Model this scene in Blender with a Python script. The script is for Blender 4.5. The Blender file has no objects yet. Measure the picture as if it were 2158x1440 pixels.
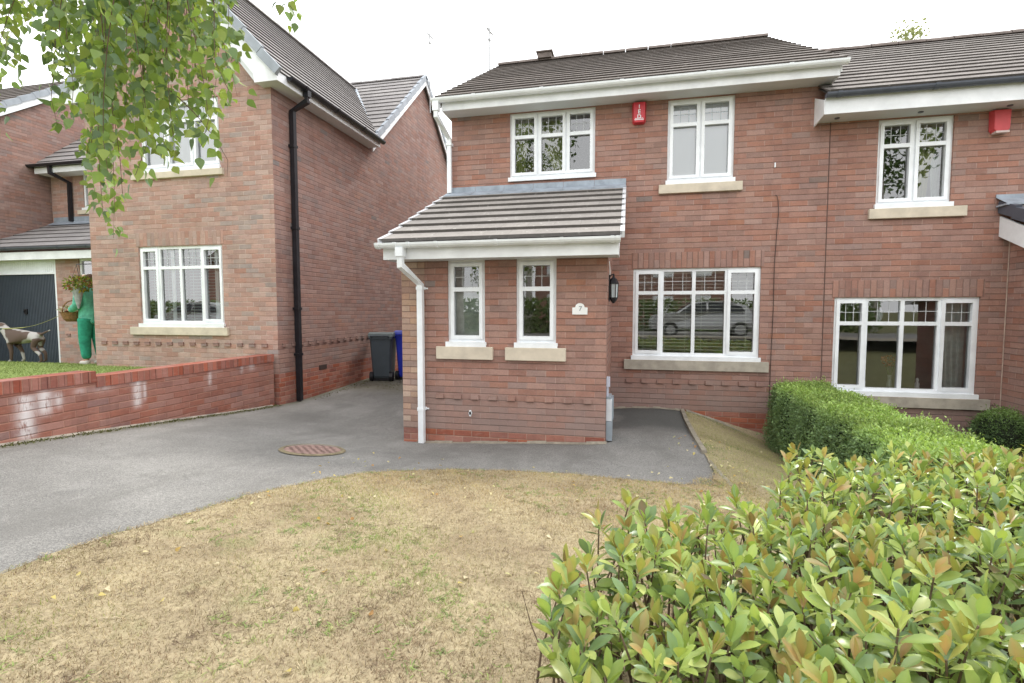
import bpy, bmesh, math, random
import numpy as np
from mathutils import Vector, Matrix
from mathutils.geometry import delaunay_2d_cdt

random.seed(7)
RNG = np.random.default_rng(11)
SC = bpy.context.scene
COL = SC.collection

# ------------------------------------------------------------------ node helpers
class NT:
    def __init__(self, name):
        self.m = bpy.data.materials.new(name)
        self.m.use_nodes = True
        self.t = self.m.node_tree
        self.t.nodes.clear()
        self.out = self.t.nodes.new('ShaderNodeOutputMaterial')
    def n(self, typ, **kw):
        nd = self.t.nodes.new(typ)
        for k, v in kw.items():
            setattr(nd, k, v)
        return nd
    def link(self, a, b):
        self.t.links.new(a, b)
    def put(self, sock, v):
        if hasattr(v, 'is_output'):
            self.link(v, sock)
        elif isinstance(v, (tuple, list)) and len(v) == 3 and sock.type == 'RGBA':
            sock.default_value = (*v, 1)
        else:
            sock.default_value = v
    def math(self, op, a, b=None, c=None, clamp=False):
        nd = self.n('ShaderNodeMath', operation=op, use_clamp=clamp)
        self.put(nd.inputs[0], a)
        if b is not None: self.put(nd.inputs[1], b)
        if c is not None: self.put(nd.inputs[2], c)
        return nd.outputs[0]
    def mix(self, f, a, b, mode='MIX'):
        nd = self.n('ShaderNodeMix', data_type='RGBA', blend_type=mode)
        self.put(nd.inputs[0], f); self.put(nd.inputs[6], a); self.put(nd.inputs[7], b)
        return nd.outputs[2]
    def noise(self, vec, scale, detail=4.0, rough=0.6, dist=0.0):
        nd = self.n('ShaderNodeTexNoise')
        if vec is not None: self.link(vec, nd.inputs['Vector'])
        nd.inputs['Scale'].default_value = scale
        nd.inputs['Detail'].default_value = detail
        nd.inputs['Roughness'].default_value = rough
        nd.inputs['Distortion'].default_value = dist
        return nd.outputs[0]
    def vor(self, vec, scale, feature='F1'):
        nd = self.n('ShaderNodeTexVoronoi', feature=feature)
        if vec is not None: self.link(vec, nd.inputs['Vector'])
        nd.inputs['Scale'].default_value = scale
        return nd
    def ramp(self, f, stops, interp='LINEAR'):
        nd = self.n('ShaderNodeValToRGB')
        cr = nd.color_ramp
        cr.interpolation = interp
        while len(cr.elements) < len(stops): cr.elements.new(0.5)
        for e, (p, c) in zip(cr.elements, stops):
            e.position = p
            e.color = (*c, 1) if len(c) == 3 else c
        self.link(f, nd.inputs[0])
        return nd.outputs[0]
    def sstep(self, v, lo, hi):
        nd = self.n('ShaderNodeMapRange', interpolation_type='SMOOTHSTEP')
        self.put(nd.inputs[0], v)
        nd.inputs[1].default_value = lo; nd.inputs[2].default_value = hi
        nd.inputs[3].default_value = 0; nd.inputs[4].default_value = 1
        return nd.outputs[0]
    def pos(self):
        return self.n('ShaderNodeNewGeometry').outputs['Position']
    def mapv(self, vec, scale=(1, 1, 1), loc=(0, 0, 0)):
        nd = self.n('ShaderNodeMapping')
        self.link(vec, nd.inputs['Vector'])
        nd.inputs['Scale'].default_value = scale
        nd.inputs['Location'].default_value = loc
        return nd.outputs[0]
    def bump(self, h, strength=0.3, dist=0.01):
        nd = self.n('ShaderNodeBump')
        nd.inputs['Strength'].default_value = strength
        nd.inputs['Distance'].default_value = dist
        self.link(h, nd.inputs['Height'])
        return nd.outputs[0]
    def bsdf(self, color, rough=0.8, normal=None, metallic=0.0, spec=0.4):
        p = self.n('ShaderNodeBsdfPrincipled')
        self.put(p.inputs['Base Color'], color)
        self.put(p.inputs['Roughness'], rough)
        p.inputs['Metallic'].default_value = metallic
        p.inputs['Specular IOR Level'].default_value = spec
        if normal is not None: self.link(normal, p.inputs['Normal'])
        return p
    def done(self, shader):
        self.link(shader, self.out.inputs['Surface'])
        return self.m

def simple(name, color, rough=0.6, metallic=0.0, var=0.12, scale=6.0, bump=0.0, spec=0.4):
    t = NT(name)
    p = t.pos()
    n1 = t.noise(p, scale, 5)
    dark = tuple(c * (1 - var) for c in color); lite = tuple(min(1, c * (1 + var * .8)) for c in color)
    col = t.ramp(n1, [(0.3, dark), (0.7, lite)])
    nrm = t.bump(t.noise(p, scale * 9, 3), bump, 0.004) if bump else None
    return t.done(t.bsdf(col, rough, nrm, metallic, spec).outputs[0])

def brick_mat(name, cols, bed, perp, bl=.225, ch=.075, stain=(0.5, 0.4, 0.36), stain_amt=0.35, grime=None, seed=0.0,
              bedw=.0055, perpw=.005, stains=None, contrast=1.0, perpa=.6, beda=.66):
    """real-size stretcher bond laid in the UV map, which is in metres"""
    t = NT(name)
    uv = t.n('ShaderNodeUVMap').outputs[0]
    P = t.pos()
    wob = t.n('ShaderNodeVectorMath', operation='SCALE')
    nv = t.n('ShaderNodeTexNoise'); t.link(uv, nv.inputs['Vector']); nv.inputs['Scale'].default_value = 7
    sub = t.n('ShaderNodeVectorMath', operation='SUBTRACT'); t.link(nv.outputs[1], sub.inputs[0]); sub.inputs[1].default_value = (.5, .5, .5)
    t.link(sub.outputs[0], wob.inputs[0]); wob.inputs['Scale'].default_value = 0.007
    add = t.n('ShaderNodeVectorMath', operation='ADD'); t.link(uv, add.inputs[0]); t.link(wob.outputs[0], add.inputs[1])
    sep = t.n('ShaderNodeSeparateXYZ'); t.link(add.outputs[0], sep.inputs[0])
    u, v = sep.outputs[0], sep.outputs[1]
    rv = t.math('DIVIDE', v, ch)
    row = t.math('FLOOR', rv); fv = t.math('FRACT', rv)
    fv = t.math('SUBTRACT', rv, row)
    par = t.math('MULTIPLY', t.math('MODULO', t.math('ADD', row, 4000.0), 2.0), 0.5)
    ru = t.math('ADD', t.math('DIVIDE', u, bl), par)
    col = t.math('FLOOR', ru); fu = t.math('SUBTRACT', ru, col)
    du = t.math('MULTIPLY', t.math('MINIMUM', fu, t.math('SUBTRACT', 1.0, fu)), bl)
    dv = t.math('MULTIPLY', t.math('MINIMUM', fv, t.math('SUBTRACT', 1.0, fv)), ch)
    mp = t.math('SUBTRACT', 1.0, t.sstep(du, perpw * .5, perpw * 1.5))
    mb = t.math('SUBTRACT', 1.0, t.sstep(dv, bedw * .5, bedw * 1.6))
    cmb = t.n('ShaderNodeCombineXYZ'); t.link(col, cmb.inputs[0]); t.link(row, cmb.inputs[1]); cmb.inputs[2].default_value = seed
    wn = t.n('ShaderNodeTexWhiteNoise', noise_dimensions='3D'); t.link(cmb.outputs[0], wn.inputs['Vector'])
    k = len(cols)
    base = t.ramp(wn.outputs['Value'], [(p, c) for p, c in cols], 'CONSTANT')
    hs = t.n('ShaderNodeHueSaturation')
    sp = t.n('ShaderNodeSeparateColor'); t.link(wn.outputs['Color'], sp.inputs[0])
    t.link(base, hs.inputs['Color'])
    t.put(hs.inputs['Value'], t.math('ADD', t.math('MULTIPLY', sp.outputs[1], 0.24 * contrast), 1 - .12 * contrast))
    t.put(hs.inputs['Saturation'], t.math('ADD', t.math('MULTIPLY', sp.outputs[2], 0.3), 0.85))
    base = hs.outputs[0]
    fine = t.noise(P, 55, 5, .7)
    base = t.mix(t.math('MULTIPLY', t.sstep(fine, .35, .75), .35), base, t.mix(.6, base, (0.10, 0.06, 0.05)))
    lng = t.noise(t.mapv(uv, (9, 34, 1)), 1.0, 4)
    base = t.mix(t.math('MULTIPLY', t.sstep(lng, .5, .8), .3), base, (0.42, 0.32, 0.27))
    bedc = t.mix(t.sstep(t.noise(uv, 2.3, 3), .42, .62), bed[0], bed[1])
    perpc = t.mix(t.sstep(t.noise(uv, 3.1, 3), .4, .6), perp[0], perp[1])
    c = t.mix(t.math('MULTIPLY', mp, perpa), base, perpc)
    c = t.mix(t.math('MULTIPLY', mb, beda), c, bedc)
    big = t.noise(P, 0.55, 5, .62)
    mott = t.noise(P, 5.5, 6, .75)
    c = t.mix(t.math('MULTIPLY', t.sstep(mott, .40, .66), .38), c, t.mix(1.0, c, (.66, .70, .74), 'MULTIPLY'))
    strk = t.noise(t.mapv(uv, (5.0, .45, 1)), 1.0, 5, .6)
    c = t.mix(t.math('MULTIPLY', t.sstep(strk, .52, .74), .30), c, t.mix(1.0, c, (.62, .62, .64), 'MULTIPLY'))
    c = t.mix(t.math('MULTIPLY', t.sstep(big, .42, .72), stain_amt), c, t.mix(1.0, c, stain, 'MULTIPLY'))
    if grime:   # darker, greyer zone close to the ground: (z_low, z_high, colour)
        pz = t.n('ShaderNodeSeparateXYZ'); t.link(P, pz.inputs[0])
        zz = t.math('ADD', pz.outputs[2], t.math('MULTIPLY', t.math('SUBTRACT', t.noise(P, 1.3, 4), .5), 1.1))
        f = t.math('SUBTRACT', 1.0, t.sstep(zz, grime[0], grime[1]))
        c = t.mix(t.math('MULTIPLY', f, grime[3]), c, t.mix(t.math('MULTIPLY', mb, .5), grime[2], (.1, .08, .07)))
    if stains:  # white salts washed down the face at real spots (along u)
        for (uc, w, v0, v1, amt) in stains:
            su = t.n('ShaderNodeSeparateXYZ'); t.link(uv, su.inputs[0])
            g = t.math('DIVIDE', t.math('SUBTRACT', su.outputs[0], uc), w)
            g = t.math('POWER', 2.718, t.math('MULTIPLY', t.math('MULTIPLY', g, g), -1.0))
            zr = t.math('MULTIPLY', t.sstep(su.outputs[1], v0, v0 + .12), t.math('SUBTRACT', 1.0, t.sstep(su.outputs[1], v1 - .03, v1 + .03)))
            nn = t.noise(t.mapv(uv, (22, 7, 1)), 1.0, 5, .7)
            f = t.math('MULTIPLY', t.math('MULTIPLY', g, zr), t.sstep(nn, .30, .52))
            f = t.math('MULTIPLY', f, t.math('SUBTRACT', 1.0, t.math('MULTIPLY', mb, .5)))
            c = t.mix(t.math('MULTIPLY', f, amt), c, (0.62, 0.58, 0.58))
    h = t.math('SUBTRACT', 1.0, t.math('MAXIMUM', mp, mb))
    h = t.math('ADD', h, t.math('MULTIPLY', fine, .35))
    return t.done(t.bsdf(c, .9, t.bump(h, .6, .006), spec=.2).outputs[0])

def tile_mat(name, a, b, dark, moss=0.0, lichen=0.0, tw=.3, th=.3, lipa=.85):
    t = NT(name)
    uv = t.n('ShaderNodeUVMap').outputs[0]
    sep = t.n('ShaderNodeSeparateXYZ'); t.link(uv, sep.inputs[0])
    row = t.math('FLOOR', t.math('ADD', t.math('DIVIDE', sep.outputs[1], th), .001))
    par = t.math('MULTIPLY', t.math('MODULO', row, 2.0), .5)
    ru = t.math('ADD', t.math('DIVIDE', sep.outputs[0], tw), par)
    colm = t.math('FLOOR', ru); fu = t.math('SUBTRACT', ru, colm)
    du = t.math('MULTIPLY', t.math('MINIMUM', fu, t.math('SUBTRACT', 1.0, fu)), tw)
    j = t.math('SUBTRACT', 1.0, t.sstep(du, .002, .005))
    cmb = t.n('ShaderNodeCombineXYZ'); t.link(colm, cmb.inputs[0]); t.link(row, cmb.inputs[1])
    wn = t.n('ShaderNodeTexWhiteNoise', noise_dimensions='3D'); t.link(cmb.outputs[0], wn.inputs['Vector'])
    P = t.pos()
    c = t.mix(wn.outputs['Value'], a, b)
    c = t.mix(t.math('MULTIPLY', t.sstep(t.noise(P, 9, 6, .8), .42, .62), .4), c, tuple(x * .72 for x in a))
    n1 = t.noise(P, 1.6, 5, .65)
    c = t.mix(t.math('MULTIPLY', t.sstep(n1, .4, .7), .45), c, dark)
    n2 = t.noise(P, 60, 4, .7)
    c = t.mix(t.math('MULTIPLY', t.sstep(n2, .4, .7), .4), c, tuple(x * .55 for x in a))
    if moss:
        n3 = t.noise(P, 22, 4, .75)
        c = t.mix(t.math('MULTIPLY', t.sstep(n3, .5, .64), moss), c, (0.055, 0.05, 0.03))
    if lichen:
        n4 = t.noise(P, 17, 2, .5)
        c = t.mix(t.math('MULTIPLY', t.sstep(n4, .67, .72), lichen), c, (.62, .6, .56))
    c = t.mix(t.math('MULTIPLY', j, .22), c, (.07, .065, .06))
    lip = t.math('SUBTRACT', 1.0, t.sstep(t.math('FRACT', t.math('ADD', t.math('DIVIDE', sep.outputs[1], th), .0)), .05, .075))  # shadow line of each course painted dark along the tile's lower edge
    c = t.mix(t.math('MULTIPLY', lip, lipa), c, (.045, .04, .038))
    h = t.math('ADD', t.math('MULTIPLY', n2, .4), t.math('MULTIPLY', t.math('SUBTRACT', 1.0, j), .4))
    return t.done(t.bsdf(c, .85, t.bump(h, .5, .006), spec=.25).outputs[0])

def leaf_mat(name, rough=.45, trans=.35, spec=.4):
    t = NT(name)
    at = t.n('ShaderNodeAttribute', attribute_name='Col')
    n1 = t.noise(t.pos(), 30, 3)
    c = t.mix(t.math('MULTIPLY', n1, .35), at.outputs[0], t.mix(1.0, at.outputs[0], (.55, .55, .5), 'MULTIPLY'))
    p = t.bsdf(c, rough, spec=spec)
    tr = t.n('ShaderNodeBsdfTranslucent')
    t.put(tr.inputs[0], t.mix(1.0, c, (1.0, 1.0, .55), 'MULTIPLY'))
    mx = t.n('ShaderNodeMixShader'); mx.inputs[0].default_value = trans
    t.link(p.outputs[0], mx.inputs[1]); t.link(tr.outputs[0], mx.inputs[2])
    return t.done(mx.outputs[0])

def glass_mat(name, tint=(.93, .96, .95), boost=5.0):
    t = NT(name)
    fr = t.n('ShaderNodeFresnel'); fr.inputs[0].default_value = 1.5
    nrm = t.bump(t.noise(t.pos(), 1.1, 2), .05, .02); t.link(nrm, fr.inputs['Normal'])
    f = t.math('MULTIPLY', fr.outputs[0], boost, clamp=True)
    tr = t.n('ShaderNodeBsdfTransparent'); t.put(tr.inputs[0], tint)
    gl = t.n('ShaderNodeBsdfGlossy'); gl.inputs['Roughness'].default_value = 0.01; t.link(nrm, gl.inputs['Normal'])
    mx = t.n('ShaderNodeMixShader'); t.link(f, mx.inputs[0]); t.link(tr.outputs[0], mx.inputs[1]); t.link(gl.outputs[0], mx.inputs[2])
    return t.done(mx.outputs[0])

# ------------------------------------------------------------------ geometry helpers
class MB:
    """collects faces (world coordinates) and links them as ONE mesh object"""
    def __init__(self):
        self.v = []; self.f = []; self.uv = []
    def face(self, pts, uv=None):
        i = len(self.v)
        self.v += [tuple(map(float, p)) for p in pts]
        self.f.append(tuple(range(i, i + len(pts))))
        self.uv.append(uv)
        return self
    def box(self, x0, x1, y0, y1, z0, z1, skip=''):
        a = [(x0, y0, z0), (x1, y0, z0), (x1, y1, z0), (x0, y1, z0), (x0, y0, z1), (x1, y0, z1), (x1, y1, z1), (x0, y1, z1)]
        for k, q in (('b', (0, 3, 2, 1)), ('t', (4, 5, 6, 7)), ('f', (0, 1, 5, 4)), ('r', (1, 2, 6, 5)), ('k', (2, 3, 7, 6)), ('l', (3, 0, 4, 7))):
            if k not in skip: self.face([a[j] for j in q])
        return self
    def prism(self, poly, axis, a, b):
        """extrude a 2-D outline along an axis: 'x' outline is (y,z), 'y' outline is (x,z), 'z' outline is (x,y)"""
        def P(p, t):
            return {'x': (t, p[0], p[1]), 'y': (p[0], t, p[1]), 'z': (p[0], p[1], t)}[axis]
        n = len(poly)
        self.face([P(p, a) for p in poly]); self.face([P(p, b) for p in reversed(poly)])
        for i in range(n):
            p, q = poly[i], poly[(i + 1) % n]
            self.face([P(p, a), P(p, b), P(q, b), P(q, a)])
        return self
    def sweep(self, pts, prof, up=(0, 0, 1), cap=True):
        """prof: list of 2-D offsets (side, up); swept along pts"""
        pts = [Vector(p) for p in pts]; rings = []
        n = len(pts)
        for i, p in enumerate(pts):
            d = (pts[min(i + 1, n - 1)] - pts[max(i - 1, 0)]).normalized()
            u = Vector(up)
            if abs(d.dot(u)) > .95: u = Vector((0, 1, 0)) if abs(d.y) < .9 else Vector((1, 0, 0))
            s = d.cross(u).normalized(); w = s.cross(d).normalized()
            if isinstance(prof[0], (list,)): pr = prof[i]
            else: pr = prof
            rings.append([p + s * a + w * b for a, b in pr])
        m = len(rings[0])
        for i in range(n - 1):
            for j in range(m):
                k = (j + 1) % m
                self.face([rings[i][j], rings[i][k], rings[i + 1][k], rings[i + 1][j]])
        if cap:
            self.face(list(reversed(rings[0]))); self.face(rings[-1])
        return self
    def tube(self, pts, r, n=8):
        if not hasattr(r, '__len__'): r = [r] * len(pts)
        prof = [[(rr * math.cos(2 * math.pi * k / n), rr * math.sin(2 * math.pi * k / n)) for k in range(n)] for rr in r]
        return self.sweep(pts, prof)
    def rtube(self, pts, w, h):
        return self.sweep(pts, [(-w / 2, -h / 2), (w / 2, -h / 2), (w / 2, h / 2), (-w / 2, h / 2)])
    def lathe(self, c, prof, n=20, sx=1, sy=1):
        rings = [[(c[0] + r * sx * math.cos(2 * math.pi * k / n), c[1] + r * sy * math.sin(2 * math.pi * k / n), c[2] + z) for k in range(n)] for r, z in prof]
        for a, b in zip(rings[:-1], rings[1:]):
            for j in range(n):
                k = (j + 1) % n
                self.face([a[j], a[k], b[k], b[j]])
        self.face(list(reversed(rings[0]))); self.face(rings[-1])
        return self
    def build(self, name, mat, parent=None, org=None, smooth=False, bevel=0.0, merge=False):
        o0 = Vector(root_origin(parent)) if parent is not None else Vector(org or (0, 0, 0))
        me = bpy.data.meshes.new(name)
        me.from_pydata([tuple(Vector(p) - o0) for p in self.v], [], self.f)
        me.update()
        ul = me.uv_layers.new(name='UVMap')
        for pl, fu in zip(me.polygons, self.uv):
            nx, ny, nz = (abs(c) for c in pl.normal)
            for k, li in enumerate(pl.loop_indices):
                if fu is not None: ul.data[li].uv = fu[k]; continue
                p = self.v[me.loops[li].vertex_index]
                ul.data[li].uv = (p[0], p[1]) if nz > .75 else ((p[0], p[2] + .025) if ny >= nx else (p[1] + .11, p[2] + .025))
        if merge or smooth:
            bm = bmesh.new(); bm.from_mesh(me); bmesh.ops.remove_doubles(bm, verts=bm.verts, dist=1e-4)
            bmesh.ops.recalc_face_normals(bm, faces=bm.faces); bm.to_mesh(me); bm.free()
        if smooth:
            for pl in me.polygons: pl.use_smooth = True
        me.materials.append(mat)
        ob = bpy.data.objects.new(name, me); COL.objects.link(ob)
        if parent is not None: ob.parent = parent
        else: ob.location = o0
        if bevel:
            bm = bmesh.new(); bm.from_mesh(me); bmesh.ops.remove_doubles(bm, verts=bm.verts, dist=1e-4); bm.to_mesh(me); bm.free()
            md = ob.modifiers.new('bevel', 'BEVEL'); md.width = bevel; md.segments = 2; md.limit_method = 'ANGLE'
        return ob

def root_origin(o):
    v = Vector((0, 0, 0))
    while o is not None:
        v += o.location; o = o.parent
    return v

def tag(o, label=None, cat=None, group=None, kind=None):
    for k, v in (('label', label), ('category', cat), ('group', group), ('kind', kind)):
        if v: o[k] = v
    return o

def thing(name, loc, label, cat, group=None):
    e = bpy.data.objects.new(name, None); COL.objects.link(e)
    e.location = loc; e.empty_display_size = .2
    return tag(e, label, cat, group)

def np_mesh(name, V, F, mat, parent=None, cols=None, smooth=False, org=None):
    """fast mesh from arrays; F has 3 or 4 columns"""
    o0 = np.array(root_origin(parent) if parent is not None else (org or (0, 0, 0)))
    me = bpy.data.meshes.new(name)
    V = np.asarray(V, np.float32) - o0.astype(np.float32)
    F = np.asarray(F, np.int32); k = F.shape[1]
    me.vertices.add(len(V)); me.vertices.foreach_set('co', V.ravel())
    me.loops.add(F.size); me.loops.foreach_set('vertex_index', F.ravel())
    me.polygons.add(len(F)); me.polygons.foreach_set('loop_start', np.arange(0, F.size, k, dtype=np.int32))
    me.update(calc_edges=True)
    if cols is not None:
        ca = me.color_attributes.new('Col', 'FLOAT_COLOR', 'POINT')
        c4 = np.concatenate([np.asarray(cols, np.float32), np.ones((len(V), 1), np.float32)], 1)
        ca.data.foreach_set('color', c4.ravel())
    if smooth:
        me.polygons.foreach_set('use_smooth', np.ones(len(F), bool))
    me.materials.append(mat)
    ob = bpy.data.objects.new(name, me); COL.objects.link(ob)
    if parent is not None: ob.parent = parent
    elif org is not None: ob.location = org
    return ob

def unit(a):
    return a / np.maximum(np.linalg.norm(a, axis=-1, keepdims=True), 1e-9)

def leaves(c, a, nrm, L, W, prof, fold=.25, curve=.15):
    """arrays of leaves; prof: list of (t, halfwidth 0..1). Returns V, F, index of leaf per vertex"""
    N = len(c); a = unit(a); s = unit(np.cross(a, nrm)); n = np.cross(s, a)
    R = len(prof); vs = []
    L = L[:, None]; W = W[:, None]
    cv = curve if hasattr(curve, '__len__') else np.full(N, curve)
    cv = cv[:, None]
    for t, w in prof:
        mid = c + a * L * t + n * L * cv * (-(t ** 2))
        for sd in (-1, 0, 1):
            vs.append(mid + s * (W * w * .5 * sd) + n * (W * w * .5 * fold * abs(sd)))
    V = np.stack(vs, 1).reshape(-1, 3)
    fs = []
    for r in range(R - 1):
        for q in (0, 1):
            fs.append([3 * r + q, 3 * r + q + 1, 3 * r + q + 4, 3 * r + q + 3])
    F = (np.array(fs)[None] + (np.arange(N) * 3 * R)[:, None, None]).reshape(-1, 4)
    return V, F, np.repeat(np.arange(N), 3 * R)

def rand_unit(n):
    v = RNG.normal(size=(n, 3)); return unit(v)

def in_poly(x, y, poly):
    r = np.zeros(len(x), bool); n = len(poly); j = n - 1
    for i in range(n):
        xi, yi = poly[i]; xj, yj = poly[j]
        c = ((yi > y) != (yj > y)) & (x < (xj - xi) * (y - yi) / (yj - yi + 1e-12) + xi)
        r ^= c; j = i
    return r

def patch(x, y, s, ph=0.0):
    """cheap smooth 2-D variation in about -1..1"""
    return (np.sin(x * s * 1.3 + 1.7 * np.sin(y * s * .9 + ph)) + np.sin(y * s * 1.7 + 1.3 * np.sin(x * s * 1.1 + 2 + ph)) + .6 * np.sin((x + y) * s * 3.1 + ph)) / 2.6

# ------------------------------------------------------------------ the lie of the land
CTRL=[(-5.34,3.3,-1.19),(-5.34,4.14,-1.26),(-5.34,5.28,-1.36),(-5.34,6.87,-1.49),(-5.31,7.5,-1.515),(-5.31,8.4,-1.49),(-5.2,9.74,-1.45),(-4.2,10.2,-1.46),(-4,12.5,-1.5),
(-2.67,5.787,-1.63),(-1.4,5.787,-1.575),(-.216,5.787,-1.517),(-.1,7.656,-1.46),(.79,7.656,-1.46),(.79,5.8,-1.48),(1.3,7.6,-1.61),(1.93,7.6,-1.84),(1.95,6.4,-1.82),(2.7,7.4,-1.95),(4.4,7.2,-1.64),
(2.5,4.8,-1.75),(1.2,4.4,-1.5),(4.5,4.5,-1.8),(-3.1,4.6,-1.42),(0,4.4,-1.46),(-1.5,4.3,-1.45),(-3.0,2.4,-1.23),(-1,2.0,-1.27),(.5,2.0,-1.33),(2.5,2,-1.5),
(0,0,-1.2),(-4,0,-1.0),(4,0,-1.45),(-3,-4,-1.0),(3,-4,-1.2),(0,-8,-1.1),(-8,-8,-1.1),(8,-8,-1.2),(9,8,-1.9),(9,2,-1.7),(-2.6,12,-1.5),(3,14,-1.6),(-5.2,15,-1.5)]
TP=np.array(CTRL)
def phi(r): return np.where(r > 1e-9, r*r*np.log(np.maximum(r,1e-9)),0)
TN=len(TP); TD=np.hypot(TP[:,None,0]-TP[None,:,0],TP[:,None,1]-TP[None,:,1])
TA=np.zeros((TN+3,TN+3)); TA[:TN,:TN]=phi(TD)+np.eye(TN)*.01; TA[:TN,TN]=1; TA[:TN,TN+1:]=TP[:,:2]; TA[TN:,:TN]=TA[:TN,TN:].T
TW=np.linalg.solve(TA,np.concatenate([TP[:,2],[0,0,0]]))
def gz(x,y):
    x=np.asarray(x,float); y=np.asarray(y,float)
    xc=np.clip(x,-6,9); yc=np.clip(y,-8,15)
    r=np.hypot(xc[...,None]-TP[:,0],yc[...,None]-TP[:,1])
    return phi(r)@TW[:TN]+TW[TN]+TW[TN+1]*xc+TW[TN+2]*yc
CLOUD, SUN_E = 25.5, 2.5
def ground_z(x, y):
    x = np.asarray(x, float); y = np.asarray(y, float)
    g = gz(x, y)
    r = np.maximum(np.maximum(-6.5 - x, x - 9.5), np.maximum(-8.5 - y, y - 15.5))
    k = np.clip(r / 14, 0, 1); k = k * k * (3 - 2 * k)
    return g * (1 - k) + -1.45 * k

# ------------------------------------------------------------------ materials
RED = [(0.0, (.395, .212, .165)), (.25, (.418, .235, .186)), (.45, (.378, .204, .162)), (.62, (.400, .240, .196)), (.80, (.362, .205, .168)), (.905, (.340, .214, .182)), (.965, (.275, .21, .19)), (.975, (.425, .228, .168))]
PALE = [(0.0, (.49, .302, .252)), (.2, (.52, .335, .282)), (.42, (.465, .284, .236)), (.58, (.51, .348, .296)), (.74, (.45, .302, .260)), (.86, (.44, .338, .302)), (.94, (.40, .325, .302))]
def mute(cols, k):
    return [(p_, tuple((.5 * c_[0] + .4 * c_[1] + .1 * c_[2]) * (1 - k) + x_ * k for x_ in c_)) for p_, c_ in cols]
RED = mute([(p_, (c_[0] * .97, c_[1] * .925, c_[2] * .885)) for p_, c_ in RED], .90); PALE = mute([(p_, (c_[0] * .97, c_[1] * .94, c_[2] * .91)) for p_, c_ in PALE], .92)
M = {}
M['brick'] = brick_mat('red_brown_brickwork', RED, ((.135, .085, .07), (.25, .165, .135)), ((.34, .19, .15), (.46, .32, .27)), stain=(.80, .78, .80), stain_amt=.55,
                       grime=(-1.5, -.75, (.28, .215, .195), .6), contrast=.65)
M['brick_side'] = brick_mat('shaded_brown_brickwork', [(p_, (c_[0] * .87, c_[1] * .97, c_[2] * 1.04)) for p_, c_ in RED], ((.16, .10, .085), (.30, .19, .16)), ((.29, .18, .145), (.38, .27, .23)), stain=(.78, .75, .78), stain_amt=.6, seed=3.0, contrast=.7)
M['brick_pale'] = brick_mat('pale_pink_brickwork', PALE, ((.33, .2, .155), (.56, .44, .37)), ((.4, .26, .2), (.6, .48, .42)), stain=(.78, .77, .75), stain_amt=.45, seed=5.0, contrast=.7)
M['pier'] = brick_mat('weathered_buff_pier_brickwork', [(0.0, (.46, .30, .22)), (.3, (.42, .27, .21)), (.55, (.50, .35, .26)), (.8, (.38, .26, .21))],
                      ((.16, .10, .08), (.24, .15, .12)), ((.26, .16, .13), (.3, .2, .16)), bl=.215, stain=(.7, .68, .66), stain_amt=.5, seed=9.0)
M['plinth'] = brick_mat('orange_red_plinth_brickwork', [(0.0, (.36, .135, .095)), (.3, (.39, .155, .108)), (.6, (.33, .125, .09)), (.85, (.29, .115, .09))],
                        ((.42, .27, .2), (.3, .2, .15)), ((.5, .36, .28), (.36, .24, .19)), stain=(.7, .62, .6), stain_amt=.5, seed=2.0)
M['wallbrick'] = brick_mat('garden_wall_red_brickwork', [(0.0, (.305, .142, .110)), (.25, (.33, .158, .124)), (.55, (.285, .132, .104)), (.8, (.315, .158, .128)), (.93, (.25, .128, .112))],
                           ((.20, .09, .065), (.36, .20, .145)), ((.3, .14, .10), (.40, .22, .165)), stain=(.72, .62, .62), stain_amt=.5, seed=6.0, contrast=.7,
                           stains=[(3.62, .07, -1.22, -.76, .95), (3.78, .06, -1.02, -.74, .9), (3.9, .035, -.97, -.78, .7), (4.1, .06, -.86, -.77, .7), (4.33, .10, -.87, -.78, .6), (4.71, .05, -1.12, -.74, .85), (4.80, .02, -1.05, -.80, .6), (5.73, .03, -1.02, -.80, .6), (6.3, .03, -.92, -.78, .6), (6.5, .07, -.90, -.76, .65)])
M['coping'] = brick_mat('garden_wall_coping_brickwork', [(0.0, (.31, .112, .08)), (.4, (.35, .135, .10)), (.75, (.285, .105, .08))], ((.3, .14, .11), (.3, .14, .11)), ((.30, .16, .12), (.34, .2, .15)), bl=.075, ch=.4, seed=8.0)
M['stone'] = simple('cast_stone', (.60, .525, .42), .85, var=.16, scale=5, bump=.2)
M['stone_grey'] = simple('weathered_cast_stone', (.40, .36, .30), .9, var=.25, scale=6, bump=.25)
M['upvc'] = simple('white_upvc', (.83, .855, .88), .32, var=.09, scale=5, spec=.5)
M['fascia'] = simple('white_fascia_board', (.80, .815, .835), .4, var=.13, scale=3)
M['soffit'] = simple('soffit_board', (.66, .68, .69), .5, var=.06, scale=2)
M['black'] = simple('black_plastic_pipe', (.018, .018, .022), .35, var=.3, scale=8)
M['dkgutter'] = simple('dark_grey_gutter_plastic', (.085, .095, .12), .4, var=.2, scale=5)
M['lead'] = simple('lead_flashing', (.30, .34, .39), .55, var=.25, scale=7, bump=.2)
M['verge'] = simple('grey_verge_cap', (.33, .36, .40), .7, var=.15, scale=5, bump=.15)
M['vergepale'] = simple('pale_verge_cap', (.58, .58, .60), .65, var=.12, scale=5)
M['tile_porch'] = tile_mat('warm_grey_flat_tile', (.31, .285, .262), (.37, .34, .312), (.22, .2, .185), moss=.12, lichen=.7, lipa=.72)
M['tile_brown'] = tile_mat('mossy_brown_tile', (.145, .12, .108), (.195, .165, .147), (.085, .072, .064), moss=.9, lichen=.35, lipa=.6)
M['tile_right'] = tile_mat('dull_brown_grey_tile', (.165, .145, .135), (.23, .205, .19), (.12, .105, .098), moss=.7, lichen=.45, lipa=.65)
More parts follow.
